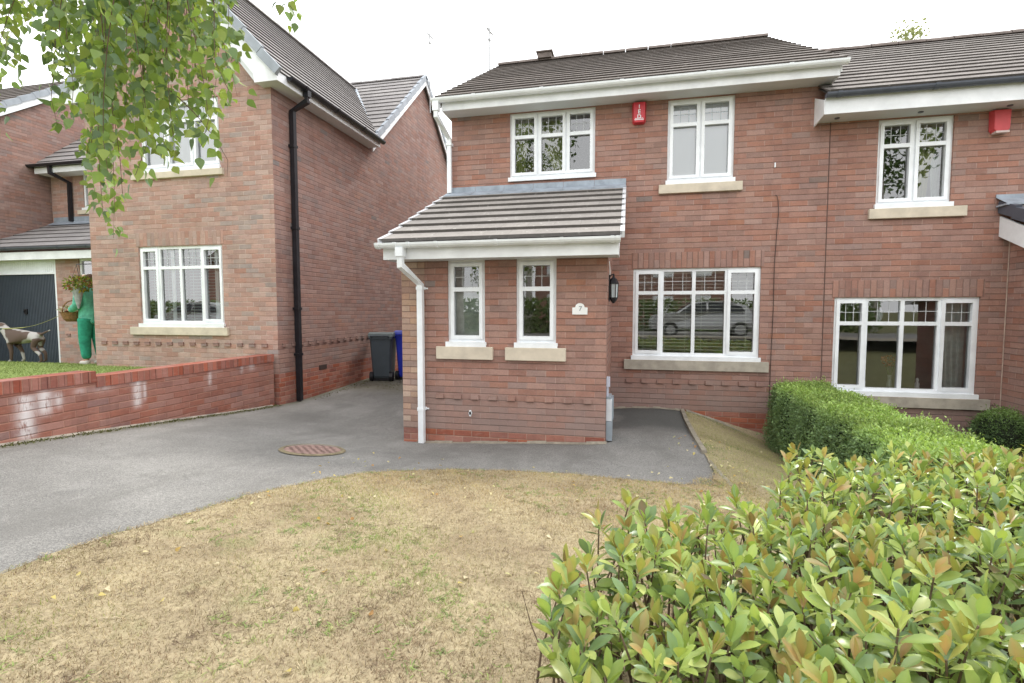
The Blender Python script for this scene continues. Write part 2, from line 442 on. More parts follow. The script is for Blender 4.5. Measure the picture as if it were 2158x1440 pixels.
M['tile_grey'] = tile_mat('grey_tile', (.28, .262, .26), (.35, .33, .318), (.21, .197, .195), moss=.2, lichen=.2, lipa=.7)
M['ridge'] = simple('ridge_tile', (.17, .14, .125), .9, var=.3, scale=9, bump=.4)
M['glass'] = glass_mat('window_glass')
M['leadcame'] = simple('pale_leading', (.55, .57, .58), .5, var=.1)
M['blind'] = simple('cream_venetian_blind', (.60, .60, .54), .5, var=.1)
M['whiteblind'] = simple('white_roller_blind', (.90, .92, .97), .8, var=.03)
M['curtain_green'] = simple('olive_curtain', (.36, .36, .16), .9, var=.25, scale=10)
M['curtain_grey'] = simple('pale_grey_curtain', (.50, .56, .53), .9, var=.2, scale=10)
M['room'] = simple('room_plaster', (.42, .41, .37), .9, var=.25, scale=1.5)
M['door_dark'] = simple('dark_blue_grey_door', (.055, .07, .09), .4, var=.12, scale=3)
M['cable'] = simple('dark_brown_cable', (.055, .035, .03), .7)

# ------------------------------------------------------------------ setting: ground, drive, lawns, path edging
def grid_sheet(name, xs, ys, zf, mat, kind='structure'):
    X, Y = np.meshgrid(xs, ys)
    Z = zf(X, Y)
    V = np.stack([X, Y, Z], -1).reshape(-1, 3)
    nx, ny = len(xs), len(ys)
    i = (np.arange(ny - 1)[:, None] * nx + np.arange(nx - 1)[None]).ravel()
    F = np.stack([i, i + 1, i + nx + 1, i + nx], 1)
    o = np_mesh(name, V, F, mat, smooth=True)
    tag(o, kind=kind)
    return o

def poly_sheet(name, poly, step, zf, mat, kind='structure', hard=.0):
    xs = [p[0] for p in poly]; ys = [p[1] for p in poly]
    gx, gy = np.meshgrid(np.arange(min(xs), max(xs), step), np.arange(min(ys), max(ys), step))
    gx = gx.ravel(); gy = gy.ravel(); m = in_poly(gx, gy, poly)
    pts = [Vector(p) for p in poly] + [Vector((a, b)) for a, b in zip(gx[m], gy[m])]
    n = len(poly)
    v, e, f, *_ = delaunay_2d_cdt(pts, [(i, (i + 1) % n) for i in range(n)], [], 2, 1e-4)
    vx = np.array([p.x for p in v]); vy = np.array([p.y for p in v])
    V = np.stack([vx, vy, zf(vx, vy)], 1)
    T = []
    for q in f:
        for k in range(1, len(q) - 1): T.append((q[0], q[k], q[k + 1]))
    o = np_mesh(name, V, np.array(T), mat, smooth=True)
    bm = bmesh.new(); bm.from_mesh(o.data); bmesh.ops.recalc_face_normals(bm, faces=bm.faces)
    if sum(f_.normal.z for f_ in bm.faces) < 0: bmesh.ops.reverse_faces(bm, faces=bm.faces)
    bm.to_mesh(o.data); bm.free()
    tag(o, kind=kind)
    return o

def asphalt():
    t = NT('worn_tarmac'); P = t.pos()
    n1 = t.noise(P, .8, 5, .6); n2 = t.noise(P, 150, 3, .7)
    vr = t.vor(P, 190)
    c = t.ramp(n1, [(.3, (.155, .150, .141)), (.5, (.215, .209, .198)), (.72, (.275, .268, .253))])
    spk = t.ramp(vr.outputs['Color'], [(.0, (.35, .35, .35)), (.5, (.95, .95, .95)), (.85, (1.6, 1.58, 1.55))])
    c = t.mix(.75, c, t.mix(1.0, c, spk, 'MULTIPLY'))
    c = t.mix(t.math('MULTIPLY', t.sstep(n2, .45, .7), .35), c, (.12, .12, .12))
    n3 = t.noise(P, 2.6, 4, .7)
    c = t.mix(t.math('MULTIPLY', t.sstep(n3, .54, .72), .28), c, (.30, .295, .28))
    stn = t.noise(P, 1.15, 3, .5)
    c = t.mix(t.math('MULTIPLY', t.sstep(stn, .63, .72), .38), c, (.11, .108, .105))
    wp = t.n('ShaderNodeVectorMath', operation='ADD'); wn_ = t.n('ShaderNodeTexNoise'); t.link(P, wn_.inputs['Vector']); wn_.inputs['Scale'].default_value = 3.0; wn_.inputs['Detail'].default_value = 4
    t.link(P, wp.inputs[0]); t.link(wn_.outputs[1], wp.inputs[1])
    ck = t.vor(wp.outputs[0], .42, 'DISTANCE_TO_EDGE')
    ckf = t.math('MULTIPLY', t.math('SUBTRACT', 1.0, t.sstep(ck.outputs['Distance'], .002, .009)), t.sstep(t.noise(P, .7, 3), .46, .60))
    c = t.mix(t.math('MULTIPLY', ckf, .22), c, (.06, .06, .05))
    n5 = t.noise(t.mapv(P, (1.6, .5, 1)), 1.4, 5, .7)
    c = t.mix(t.math('MULTIPLY', t.sstep(n5, .46, .64), .45), c, (.145, .140, .130))
    # darker tarmac in the corner beside the extension, mossy along the house wall foot
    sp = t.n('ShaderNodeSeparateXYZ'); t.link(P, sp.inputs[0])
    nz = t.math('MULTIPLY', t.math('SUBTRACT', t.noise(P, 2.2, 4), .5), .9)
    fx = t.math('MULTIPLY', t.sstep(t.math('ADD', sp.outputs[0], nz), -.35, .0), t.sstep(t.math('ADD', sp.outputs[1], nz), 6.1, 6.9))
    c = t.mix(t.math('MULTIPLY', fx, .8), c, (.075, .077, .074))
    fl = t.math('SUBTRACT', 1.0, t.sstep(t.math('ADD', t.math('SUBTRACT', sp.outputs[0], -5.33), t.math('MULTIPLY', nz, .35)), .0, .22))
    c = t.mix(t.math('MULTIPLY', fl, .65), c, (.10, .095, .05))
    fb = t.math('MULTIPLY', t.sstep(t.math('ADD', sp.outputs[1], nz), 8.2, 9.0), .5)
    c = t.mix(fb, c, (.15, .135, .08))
    h = t.math('ADD', vr.outputs['Distance'], t.math('MULTIPLY', n2, .5))
    return t.done(t.bsdf(c, .88, t.bump(h, .55, .006), spec=.3).outputs[0])

def turf(name, cols, fresh):
    t = NT(name); P = t.pos()
    n1 = t.noise(P, 1.7, 6, .65); n2 = t.noise(P, 38, 5, .75)
    c = t.ramp(n1, [(.3, cols[0]), (.45, cols[1]), (.6, cols[2]), (.75, cols[3])])
    c = t.mix(t.math('MULTIPLY', t.sstep(n2, .35, .7), .6), c, tuple(x * .45 for x in cols[1]))
    n3 = t.noise(P, 4.2, 4, .6)
    c = t.mix(t.math('MULTIPLY', t.sstep(n3, .56, .72), .5), c, fresh)
    return t.done(t.bsdf(c, .95, t.bump(n2, .6, .012), spec=.1).outputs[0])

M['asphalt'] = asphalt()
M['turf_dry'] = turf('parched_turf', ((.245, .19, .125), (.36, .295, .19), (.44, .37, .235), (.295, .245, .155)), (.24, .245, .12))
M['turf_green'] = turf('green_turf', ((.22, .28, .10), (.25, .34, .10), (.30, .38, .12), (.22, .29, .09)), (.24, .34, .09))
M['earth'] = turf('verge_earth', ((.12, .11, .06), (.15, .15, .07), (.18, .17, .08), (.13, .12, .06)), (.10, .14, .04))
M['concrete'] = simple('edging_concrete', (.27, .24, .19), .95, var=.3, scale=12, bump=.4)

far = np.array([-400, -200, -100, -60, -40, -28, -22, -18])
gxs = np.concatenate([far, np.linspace(-16, 12, 71), [16, 20, 28, 40, 60, 100, 200, 400]])
gys = np.concatenate([far, np.linspace(-16, 18, 86), [22, 28, 40, 60, 100, 200, 400]])
grid_sheet('ground', gxs, gys, lambda x, y: ground_z(x, y) - .045, M['earth'])
LAWN = [(-2.70, 1.0), (-2.70, 1.64), (-2.685, 2.16), (-2.6, 2.6), (-2.5, 3.08), (-2.3, 3.58), (-2.12, 3.84), (-1.89, 4.06), (-1.53, 4.275), (-1.0, 4.40), (-.48, 4.43), (.06, 4.37), (.5, 4.345), (.74, 4.42),
        (.80, 4.9), (.80, 5.4), (.80, 6.2), (.80, 7.0), (.805, 7.645), (2.6, 7.645), (2.75, 6.5), (2.75, 4.0), (3.9, 4.0), (3.9, .3), (3.0, -.6), (-2.4, -.6), (-2.65, 0.2)]
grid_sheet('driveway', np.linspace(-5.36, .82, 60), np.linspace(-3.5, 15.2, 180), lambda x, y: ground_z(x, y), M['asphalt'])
rng2 = np.random.default_rng(3)
LW = []
for i, p in enumerate(LAWN):      # ragged turf edge
    q = LAWN[(i + 1) % len(LAWN)]
    k = max(1, int(math.hypot(q[0] - p[0], q[1] - p[1]) / .07)) if 1 <= i <= 13 else 1
    for j in range(k):
        a = j / k
        LW.append((p[0] + (q[0] - p[0]) * a + (rng2.normal() * .012 if k > 1 else 0), p[1] + (q[1] - p[1]) * a + (rng2.normal() * .012 if k > 1 else 0)))
lawn = poly_sheet('lawn', LW, .12, lambda x, y: ground_z(x, y) + .012, M['turf_dry'])
# next door's lawn, held up behind the garden wall
def yard_z(x, y):
    x = np.asarray(x, float); y = np.asarray(y, float)
    return np.interp(y, [-4, 0, 3.3, 5, 6.6, 7.5, 8.9, 12], [-.6, -.62, -.74, -.82, -.93, -1.02, -1.25, -1.3]) + 0 * x
grid_sheet('neighbouring_lawn', np.linspace(-14.5, -5.50, 30), np.linspace(-3.5, 8.95, 50), yard_z, M['turf_green'])
# road and pavement beyond the camera
grid_sheet('pavement', np.linspace(-40, 40, 30), np.linspace(-5.4, -3.6, 4), lambda x, y: 0 * x - 1.0, M['concrete'])
grid_sheet('road', np.linspace(-40, 40, 30), np.linspace(-12, -5.4, 6), lambda x, y: 0 * x - 1.1, M['asphalt'])

# concrete path edging between tarmac and grass
e = MB()
ep = [(.80, 7.63), (.80, 7.0), (.80, 6.2), (.80, 5.45)]
e.sweep([(x, y, float(ground_z(x, y)) + .02) for x, y in ep], [(-.025, -.1), (.025, -.1), (.025, .02), (-.025, .02)])
ep2 = [(.81, 5.2), (.84, 4.8), (.88, 4.45), (.93, 4.1), (.98, 3.8)]
e.sweep([(x, y, float(ground_z(x, y)) + .002) for x, y in ep2[:3]], [(-.018, -.1), (.018, -.1), (.018, .012), (-.018, .012)])
tag(e.build('path_edging', M['concrete'], org=(.8, 6.4, -1.5)), 'thin pale concrete edging strip between the tarmac path and the side grass', 'edging')

# ------------------------------------------------------------------ building helpers
ZV = .025
def wall_y(mb, Y, x0, x1, z0, z1, ops=(), depth=.10):
    """front wall in the plane y = Y with openings (x0,x1,z0,z1) and their reveals"""
    xs = sorted({x0, x1, *[c for o in ops for c in o[:2]]}); zs = sorted({z0, z1, *[c for o in ops for c in o[2:]]})
    for a, b in zip(xs[:-1], xs[1:]):
        for c, d in zip(zs[:-1], zs[1:]):
            mx, mz = (a + b) / 2, (c + d) / 2
            if any(o[0] < mx < o[1] and o[2] < mz < o[3] for o in ops): continue
            mb.face([(a, Y, c), (b, Y, c), (b, Y, d), (a, Y, d)], [(a, c + ZV), (b, c + ZV), (b, d + ZV), (a, d + ZV)])
    for a, b, c, d in ops:
        for x in (a, b):
            mb.face([(x, Y, c), (x, Y + depth, c), (x, Y + depth, d), (x, Y, d)], [(0, c + ZV), (depth, c + ZV), (depth, d + ZV), (0, d + ZV)])
        for z in (c, d):
            mb.face([(a, Y, z), (b, Y, z), (b, Y + depth, z), (a, Y + depth, z)], [(a, 0), (b, 0), (b, depth), (a, depth)])

def wall_x(mb, X, y0, y1, z0, z1, gable=None):
    """side wall in the plane x = X; gable = (y, z) of the peak"""
    mb.face([(X, y0, z0), (X, y1, z0), (X, y1, z1), (X, y0, z1)], [(y0 + .11, z0 + ZV), (y1 + .11, z0 + ZV), (y1 + .11, z1 + ZV), (y0 + .11, z1 + ZV)])
    if gable:
        ga, gb, gy, gzz = gable
        mb.face([(X, ga, z1), (X, gb, z1), (X, gy, gzz)], [(ga + .11, z1 + ZV), (gb + .11, z1 + ZV), (gy + .11, gzz + ZV)])

def soldier(x0, x1, Y, z0, z1):
    m = MB(); h = z1 - z0
    p = [(x0, Y - .004, z0), (x1, Y - .004, z0), (x1, Y - .004, z1), (x0, Y - .004, z1)]
    m.face(p, [(.003, x0), (.003, x1), (.003 + .22, x1), (.003 + .22, x0)])
    for a, b in ((0, 1), (1, 2), (2, 3), (3, 0)):
        q, r = p[a], p[b]
        m.face([q, r, (r[0], Y + .01, r[2]), (q[0], Y + .01, q[2])], [(0, 0), (0, .1), (.02, .1), (.02, 0)])
    return m

def roof_slope(mb, A, B, C, D, course=.3, t=.022, under=True):
    A, B, C, D = map(Vector, (A, B, C, D))
    n = (B - A).cross(D - A).normalized()
    if n.length < .1 or n.z == 0: n = (C - B).cross(D - A)
    n = ((C - B).cross(C - D)).normalized() if (B - A).length < .3 else n
    if n.z < 0: n = -n
    ud = (C - D).normalized()
    L = max((D - A).length, (C - B).length)
    sd = n.cross(ud).normalized()
    if sd.z < 0: sd = -sd
    k = max(1, round(L / course)); th = L / k
    def uv(p, v): return ((p - D).dot(ud), v)
    for i in range(k):
        a0 = A.lerp(D, i / k); b0 = B.lerp(C, i / k); a1 = A.lerp(D, (i + 1) / k); b1 = B.lerp(C, (i + 1) / k)
        j = (RNG.random() - .5) * .004
        v0, v1 = i * .3 + .004, (i + 1) * .3 - .004
        q = [a0 + n * (t + j), b0 + n * (t - j), b1 + n * .003, a1 + n * .003]
        mb.face(q, [uv(q[0], v0), uv(q[1], v0), uv(q[2], v1), uv(q[3], v1)])
        r = [a0 - n * .004, b0 - n * .004, b0 + n * (t - j), a0 + n * (t + j)]
        mb.face(r, [uv(r[0], v0), uv(r[1], v0), uv(r[2], v0 + .01), uv(r[3], v0 + .01)])
        mb.face([a0 - n * .004, a1 - n * .004, a1 + n * .003, a0 + n * (t + j)], [uv(a0, v0)] * 4)
        mb.face([b0 - n * .004, b1 - n * .004, b1 + n * .003, b0 + n * (t - j)], [uv(b0, v0)] * 4)
    if under:
        q = [A - n * .03, D - n * .03, C - n * .03, B - n * .03]
        mb.face(q, [uv(p, .1) for p in q])

def ridge(p, q, mat, parent, name='ridge', r=.11):
    m = MB(); p = Vector(p); q = Vector(q); L = (q - p).length; k = max(1, round(L / .45))
    for i in range(k):
        a = p.lerp(q, i / k); b = p.lerp(q, (i + 1) / k - .012 / L)
        rr = r + (RNG.random() - .5) * .012
        pr = [(rr * math.cos(math.pi * j / 6), rr * .75 * math.sin(math.pi * j / 6) - .03) for j in range(7)]
        m.sweep([a, b], pr)
    return m.build(name, mat, parent)

def window(house, x0, x1, z0, z1, cols, transom, Y, label=None, stone=None, stone_mat='stone', leads=True, name='window', cill=True, stoneh=.14, dead=False):
    """white frame with sashes; its children are the glass, the leading and the stone sill"""
    w = x1 - x0; m = MB(); g = MB(); ld = MB()
    o = .045; f0, f1 = Y + .03, Y + .095
    zb = z0 + (.05 if cill else 0.0)
    m.box(x0, x1, f0, f1, z1 - o, z1); m.box(x0, x1, f0, f1, zb, zb + o)
    m.box(x0, x0 + o, f0, f1, zb + o, z1 - o); m.box(x1 - o, x1, f0, f1, zb + o, z1 - o)
    if cill: m.box(x0 - .02, x1 + .02, Y - .035, f1, z0 + .012, zb, ''); m.box(x0 - .02, x1 + .02, Y - .035, Y - .028, z0 - .008, z0 + .012)
    tz = z1 - (z1 - zb) * transom
    for i, (a, b, sash) in enumerate(cols):
        xa, xb = x0 + w * a, x0 + w * b
        if i > 0: m.box(xa - .024, xa + .024, f0 + .001, f1, zb + o, z1 - o)
        la = xa + (o if i == 0 else .024); lb = xb - (o if i == len(cols) - 1 else .024)
        ba, bb = zb + o, z1 - o
        if sash:
            s = .042; y0, y1 = Y + .012, Y + .08
            m.box(la - .012, lb + .012, y0, y1, bb - s + .012, bb + .012); m.box(la - .012, lb + .012, y0, y1, ba - .012, ba + s - .012)
            m.box(la - .012, la + s - .012, y0, y1, ba + s - .012, bb - s + .012); m.box(lb - s + .012, lb + .012, y0, y1, ba + s - .012, bb - s + .012)
            la += s - .012; lb -= s - .012; ba += s - .012; bb -= s - .012
            m.box(la, lb, y0 + .002, y1, tz - .025, tz + .025)
        else:
            m.box(la, lb, f0 + .001, f1, tz - .025, tz + .025)
        gy = Y + .06
        for c, d, top in ((ba, tz - .025, False), (tz + .025, bb, True)):
            g.face([(la, gy, c), (lb, gy, c), (lb, gy, d), (la, gy, d)])
            # dark bead round each pane
            if top and leads:
                pw, ph = lb - la, d - c; r = .0035
                for fx in ((.32, .68) if pw < .5 else (.25, .5, .75)):
                    ld.box(la + pw * fx - r, la + pw * fx + r, gy - .004, gy - .001, c, d)
                for fz in (.5,) if ph < .35 else (.33, .67):
                    ld.box(la, lb, gy - .005, gy - .002, c + ph * fz - r, c + ph * fz + r)
    fr = m.build(name, M['upvc'], house)
    if label: fr['label'] = label
    g.build('pane', M['glass'], fr)
    if leads and ld.v: ld.build('leading', M['leadcame'], fr)
    if stone:
        s = MB(); s.box(stone[0], stone[1], Y - .05, Y + .02, z0 - stoneh - .008, z0 - .008)
        s.build('sill', M[stone_mat], fr, bevel=.006)
    return fr

def venetian(fr, x0, x1, z0, z1, Y, step=.05, mat='blind', wd=.022):
    m = MB(); z = z1
    m.box(x0, x1, Y - .02, Y + .02, z1, z1 + .03)
    while z > z0:
        z -= step; j = (RNG.random() - .5) * .002
        m.face([(x0, Y - wd / 2, z - .004 + j), (x1, Y - wd / 2, z - .004 - j), (x1, Y + wd / 2, z + .006), (x0, Y + wd / 2, z + .006)])
        m.face([(x0, Y - wd / 2, z - .009 + j), (x1, Y - wd / 2, z - .009 - j), (x1, Y - wd / 2, z - .004 - j), (x0, Y - wd / 2, z - .004 + j)])
    for f in (.12, .5, .88):
        x = x0 + (x1 - x0) * f; m.box(x - .004, x + .004, Y - .014, Y - .012, z0, z1)
    return m.build('venetian_blind', M[mat], fr)

def curtain(fr, top, bot, Y, z0, z1, mat, folds=5, amp=.03, tie=None, name='curtain'):
    """pleated cloth; (xa, xb) at top and bottom, optional waist (xa, xb, z)"""
    m = MB(); nx, nz = folds * 8, 14
    def X(u, v):
        z = z0 + (z1 - z0) * v
        if tie:
            tz = (tie[2] - z0) / (z1 - z0)
            if v > tz:
                k = (v - tz) / (1 - tz); k = k * k * (3 - 2 * k); a, b = tie[0] + (top[0] - tie[0]) * k, tie[1] + (top[1] - tie[1]) * k
            else:
                k = v / tz; a, b = bot[0] + (tie[0] - bot[0]) * k, bot[1] + (tie[1] - bot[1]) * k
        else: a, b = bot[0] + (top[0] - bot[0]) * v, bot[1] + (top[1] - bot[1]) * v
        return (a + (b - a) * u, Y + amp * math.sin(u * folds * 2 * math.pi + .6 * math.sin(v * 3)) * (1 - .3 * v), z)
    P = [[X(i / nx, j / nz) for i in range(nx + 1)] for j in range(nz + 1)]
    for j in range(nz):
        for i in range(nx): m.face([P[j][i], P[j][i + 1], P[j + 1][i + 1], P[j + 1][i]])
    return m.build(name, M[mat], fr, smooth=True)

def gutter(parent, p, q, r, mat, name='gutter', joints=(), jw=.05):
    """half-round gutter from p to q (front lip at height z)"""
    m = MB()
    pr = [(r * math.cos(math.pi + math.pi * j / 8), r * 1.05 * math.sin(math.pi + math.pi * j / 8)) for j in range(9)]
    m.sweep([p, q], pr + [(r * .86, .004), (-r * .86, .004)][::1] if False else pr)
    P, Q = Vector(p), Vector(q); d = (Q - P)
    for f in joints:
        c = P + d * f; e = d.normalized() * jw / 2
        pj = [(a * 1.16, b * 1.16 + .003) for a, b in pr]
        m.sweep([c - e, c + e], pj)
    return m.build(name, mat, parent)
FOUR = [(0, .235, True), (.235, .49, False), (.49, .745, False), (.745, 1, True)]
THREE = [(0, 1 / 3, True), (1 / 3, 2 / 3, True), (2 / 3, 1, True)]
TWO = [(0, .5, True), (.5, 1, True)]
ONE = [(0, 1, True)]

# ================================================================== the middle house with its lean-to extension
FY, PY = 7.656, 5.787
H = thing('brick_house', (0, FY, -1.5), 'middle red brick house with white windows, tiled lean-to front extension and white gutters', 'house')
UL = (-1.757, -.482, 1.943, 2.945); UR = (.532, 1.415, 1.775, 2.945); G = (.09, 1.807, -.717, .592)
m = MB()
wall_y(m, FY, -2.68, 2.6, -1.45, 2.965, [UL, UR, G])
wall_x(m, -2.68, FY, 14.6, -1.45, 2.965, (FY, 14.6, 11.15, 5.16)); wall_x(m, 2.6, FY, 14.6, -1.45, 2.965, (FY, 14.6, 11.15, 5.2))
wall_y(m, 14.6, -2.68, 2.6, -1.45, 2.965)
m.build('wall', M['brick'], H)
PL = (-2.092, -1.630, -.43, .585); PR = (-1.252, -.785, -.43, .585)
m = MB()
wall_y(m, PY, -2.385, -.216, -1.45, .62, [PL, PR])
wall_x(m, -.216, PY, FY, -1.45, .62); wall_x(m, -2.68, PY, FY - .002, -1.45, .62)
m.face([(-.216, PY, .62), (-.216, FY, .62), (-.216, FY, 1.55)], [(PY, .645), (FY, .645), (FY, 1.575)])
m.face([(-2.68, PY, .62), (-2.68, FY, .62), (-2.68, FY, 1.55)], [(PY, .645), (FY, .645), (FY, 1.575)])
m.build('extension_wall', M['brick'], H)
m = MB(); m.box(-2.682, -2.385, PY - .003, PY + .3, -1.45, .62, 'bt'); m.build('corner_pier', M['pier'], H)
m = MB()
m.box(-2.68, 2.6, FY, FY + .3, -2.5, -1.45, 't'); m.box(-2.68, -.216, PY, FY, -2.5, -1.45, 'kt'); m.box(-2.68, 2.6, FY + .3, 14.6, -2.5, -1.45, 'tf')
m.build('plinth', M['plinth'], H)
# concrete haunching at the foot of the walls
m = MB()
for x0, x1, y in ((-2.5, -.2, PY), (-.2, .8, FY)):
    m = MB(); k = 10
    for i in range(k):
        a = x0 + (x1 - x0) * i / k; b = x0 + (x1 - x0) * (i + 1) / k
        za, zb = float(ground_z(a, y)), float(ground_z(b, y))
        h = .018 + .008 * math.sin(i * 2.3)
        m.face([(a, y - .055 - .012 * math.sin(i * 1.7), za + .004), (b, y - .055 - .012 * math.sin((i + 1) * 1.7), zb + .004), (b, y, zb + h), (a, y, za + h)])
    m.build('haunching', M['concrete'], H)
m = MB()
pts = [(.86, -1.47), (1.2, -1.575), (1.6, -1.70), (1.95, -1.83), (2.3, -1.9)]
for (a, za), (b, zb) in zip(pts[:-1], pts[1:]):
    m.face([(a, FY - .09, za - .02), (b, FY - .09, zb - .02), (b, FY, zb + .035), (a, FY, za + .035)])
    m.face([(a, FY - .09, za - .12), (b, FY - .09, zb - .12), (b, FY - .09, zb - .02), (a, FY - .09, za - .02)])
m.build('haunching', M['concrete'], H)
# projecting header bricks
def dentils(parent, x0, x1, Y, z0, z1, mat, step=.222, axis='x'):
    """a course of every other header standing proud, one toothed strip"""
    k = int((x1 - x0) / step); o = [(x0 - .02, Y + .004)]
    for i in range(k):
        a = x0 + i * step; o += [(a, Y + .001), (a + .001, Y - .022), (a + .10, Y - .022), (a + .101, Y + .001)]
    o.append((x0 + k * step, Y + .004))
    if axis == 'y': o = [(Y - (q - Y), p) for p, q in o][::-1]
    m = MB()
    n = len(o)
    for i in range(n - 1):
        p, q = o[i], o[i + 1]; m.face([(p[0], p[1], z0), (q[0], q[1], z0), (q[0], q[1], z1), (p[0], p[1], z1)])
    for i in range(1, n - 2, 4):
        q = o[i:i + 4]; m.face([(a, b, z1) for a, b in q]); m.face([(a, b, z0) for a, b in q[::-1]])
    return m.build('dentil_course', mat, parent, merge=True)
dentils(H, -2.25, -.22, PY, -1.071, -1.015, M['brick']); dentils(H, .0, 2.0, FY, -1.071, -1.015, M['brick'])
soldier(.06, 1.84, FY, .60, .822).build('lintel', M['brick'], H)

w = window(H, *UL, THREE, .37, FY); 
curtain(w, (-1.70, -1.42), (-1.70, -1.55), FY + .16, 1.98, 2.9, 'curtain_green', 4, tie=(-1.70, -1.55, 2.25))
curtain(w, (-1.43, -1.0), (-1.05, -.95), FY + .22, 1.98, 2.9, 'curtain_green', 4, .02)
w = window(H, *UR, TWO, .31, FY, stone=(.422, 1.53), stoneh=.125)
b = MB(); b.face([(.56, FY + .098, 1.82), (1.39, FY + .098, 1.82), (1.39, FY + .098, 2.93), (.56, FY + .098, 2.93)]); b.build('sky_reflection_blind', M['whiteblind'], w)  # blind kept bluish white to carry the sky's reflection in these panes
w = window(H, *G, FOUR, .275, FY, stone=(-.03, 1.93), stone_mat='stone_grey', stoneh=.145)
venetian(w, .15, .93, -.66, .52, FY + .15); venetian(w, .96, 1.75, -.66, .52, FY + .15)
w = window(H, *PL, ONE, .355, PY, stone=(-2.228, -1.527), stoneh=.15)
b = MB(); b.face([(-2.05, PY + .14, -.40), (-1.66, PY + .14, -.40), (-1.66, PY + .14, .21), (-2.05, PY + .14, .21)]); b.build('obscured_lower_blind', M['curtain_grey'], w)
w = window(H, *PR, ONE, .355, PY, stone=(-1.377, -.668), stoneh=.15)

# eaves
m = MB(); m.box(-2.72, 2.58, 7.335, 7.362, 2.945, 3.10); m.box(-2.722, -2.70, 7.362, FY + .25, 2.945, 3.12); m.box(2.562, 2.582, 7.362, FY, 2.945, 3.12)
m.prism([(7.34, 3.1), (FY + .25, 3.1), (FY + .25, 3.22)], 'x', -2.72, -2.702)
for sx in (-2.76, 2.585):   # raking boards on the gables
    m.prism([(7.34, 2.99), (7.34, 3.11), (11.15, 5.27), (14.9, 3.11), (14.9, 2.95), (11.15, 5.09)], 'x', sx, sx + .02)
m.build('fascia', M['fascia'], H)
m = MB(); m.box(-2.70, 2.56, 7.362, FY, 2.955, 2.967); m.build('soffit', M['soffit'], H)
gutter(H, (-2.86, 7.275, 3.105), (2.65, 7.275, 3.105), .056, M['upvc'], joints=(.12, .3, .5, .7, .88))
m = MB()
roof_slope(m, (-2.8, 7.25, 3.115), (2.62, 7.25, 3.115), (2.62, 11.15, 5.33), (-2.8, 11.15, 5.33))
roof_slope(m, (2.62, 15.05, 3.115), (-2.8, 15.05, 3.115), (-2.8, 11.15, 5.33), (2.62, 11.15, 5.33))
rf = m.build('roof', M['tile_brown'], H)
ridge((-2.8, 11.15, 5.34), (2.62, 11.15, 5.34), M['ridge'], rf, 'ridge_tiles')
m = MB(); m.box(-1.92, -1.63, 11.0, 11.3, 5.34, 5.45); m.box(-1.95, -1.60, 10.97, 11.33, 5.45, 5.475); m.build('ridge_vent', M['ridge'], rf)
# downpipe from the main gutter on to the lean-to roof
m = MB()
m.box(-2.83, -2.74, 7.23, 7.32, 2.93, 3.06)
m.rtube([(-2.785, 7.275, 2.95), (-2.785, 7.275, 2.86), (-2.70, 7.60, 2.62), (-2.70, 7.60, 1.80)], .062, .062)
m.box(-2.745, -2.655, 7.56, 7.656, 2.52, 2.56)
m.build('downpipe', M['upvc'], H)

# lean-to roof of the extension
m = MB()
roof_slope(m, (-2.76, 5.385, .775), (-.055, 5.385, .775), (-.055, FY, 1.785), (-2.76, FY, 1.785), course=.308, t=.032)
er = m.build('extension_roof', M['tile_porch'], H)
dv = Vector((0, FY - 5.385, 1.01)); nv = Vector((0, -1.01, FY - 5.385)).normalized()
for sx, wd in ((-2.785, .05), (-.075, .045)):
    m = MB()
    for i in range(8):
        a = Vector((sx, 5.385, .775)) + dv * (i / 8); b_ = Vector((sx, 5.385, .775)) + dv * ((i + 1) / 8)
        q = [a + nv * .034, a + nv * .034 + Vector((wd, 0, 0)), b_ + nv * .012 + Vector((wd, 0, 0)), b_ + nv * .012]
        lo = [p - nv * .07 for p in q]
        m.face(q); m.face([q[0], lo[0], lo[1], q[1]]); m.face([q[0], q[3], lo[3], lo[0]]); m.face([q[1], lo[1], lo[2], q[2]])
    m.build('verge', M['vergepale'], er)
m = MB(); L0 = Vector((-2.75, FY, 1.80)); d1 = Vector((0, -.19, -.0845))
k = 6
for i in range(k):
    a = -2.75 + 2.72 * i / k; c = -2.75 + 2.72 * (i + 1) / k - .004; j = (RNG.random() - .5) * .012
    m.face([(a, FY - .215, 1.735 + j), (c, FY - .215, 1.735 - j), (c, FY - .012, 1.822), (a, FY - .012, 1.822)])
    m.face([(a, FY - .012, 1.822), (c, FY - .012, 1.822), (c, FY - .006, 1.895), (a, FY - .006, 1.895)])
    m.face([(a, FY - .215, 1.715), (c, FY - .215, 1.715), (c, FY - .215, 1.735 - j), (a, FY - .215, 1.735 + j)])
m.face([(-.035, FY - .215, 1.68), (-.035, FY, 1.76), (-.035, FY, 1.895), (-.035, FY - .012, 1.822), (-.035, FY - .215, 1.735)])
m.build('flashing', M['lead'], er)
m = MB(); m.box(-2.745, -.088, 5.44, 5.462, .575, .752)
for sx in (-2.745, -.108):
    m.prism([(5.462, .575), (PY + .02, .575), (FY, 1.47), (FY, 1.735), (5.462, .762)], 'x', sx, sx + .02)
m.build('fascia', M['fascia'], H)
m = MB(); m.box(-2.725, -.108, 5.462, PY, .582, .592); m.box(-2.725, -2.68, PY, PY + .03, .575, .592); m.box(-.216, -.108, PY, PY + .25, .60, .61); m.build('soffit', M['soffit'], H)
gutter(H, (-2.80, 5.375, .752), (-.07, 5.375, .752), .056, M['upvc'], joints=(.012, .09, .15, .27, .52, .78, .97, .99), jw=.035)
m = MB()
m.box(-2.545, -2.455, 5.325, 5.425, .60, .70)
m.rtube([(-2.50, 5.375, .66), (-2.50, 5.375, .50), (-2.412, 5.72, .30), (-2.412, 5.72, -1.615)], .068, .068)
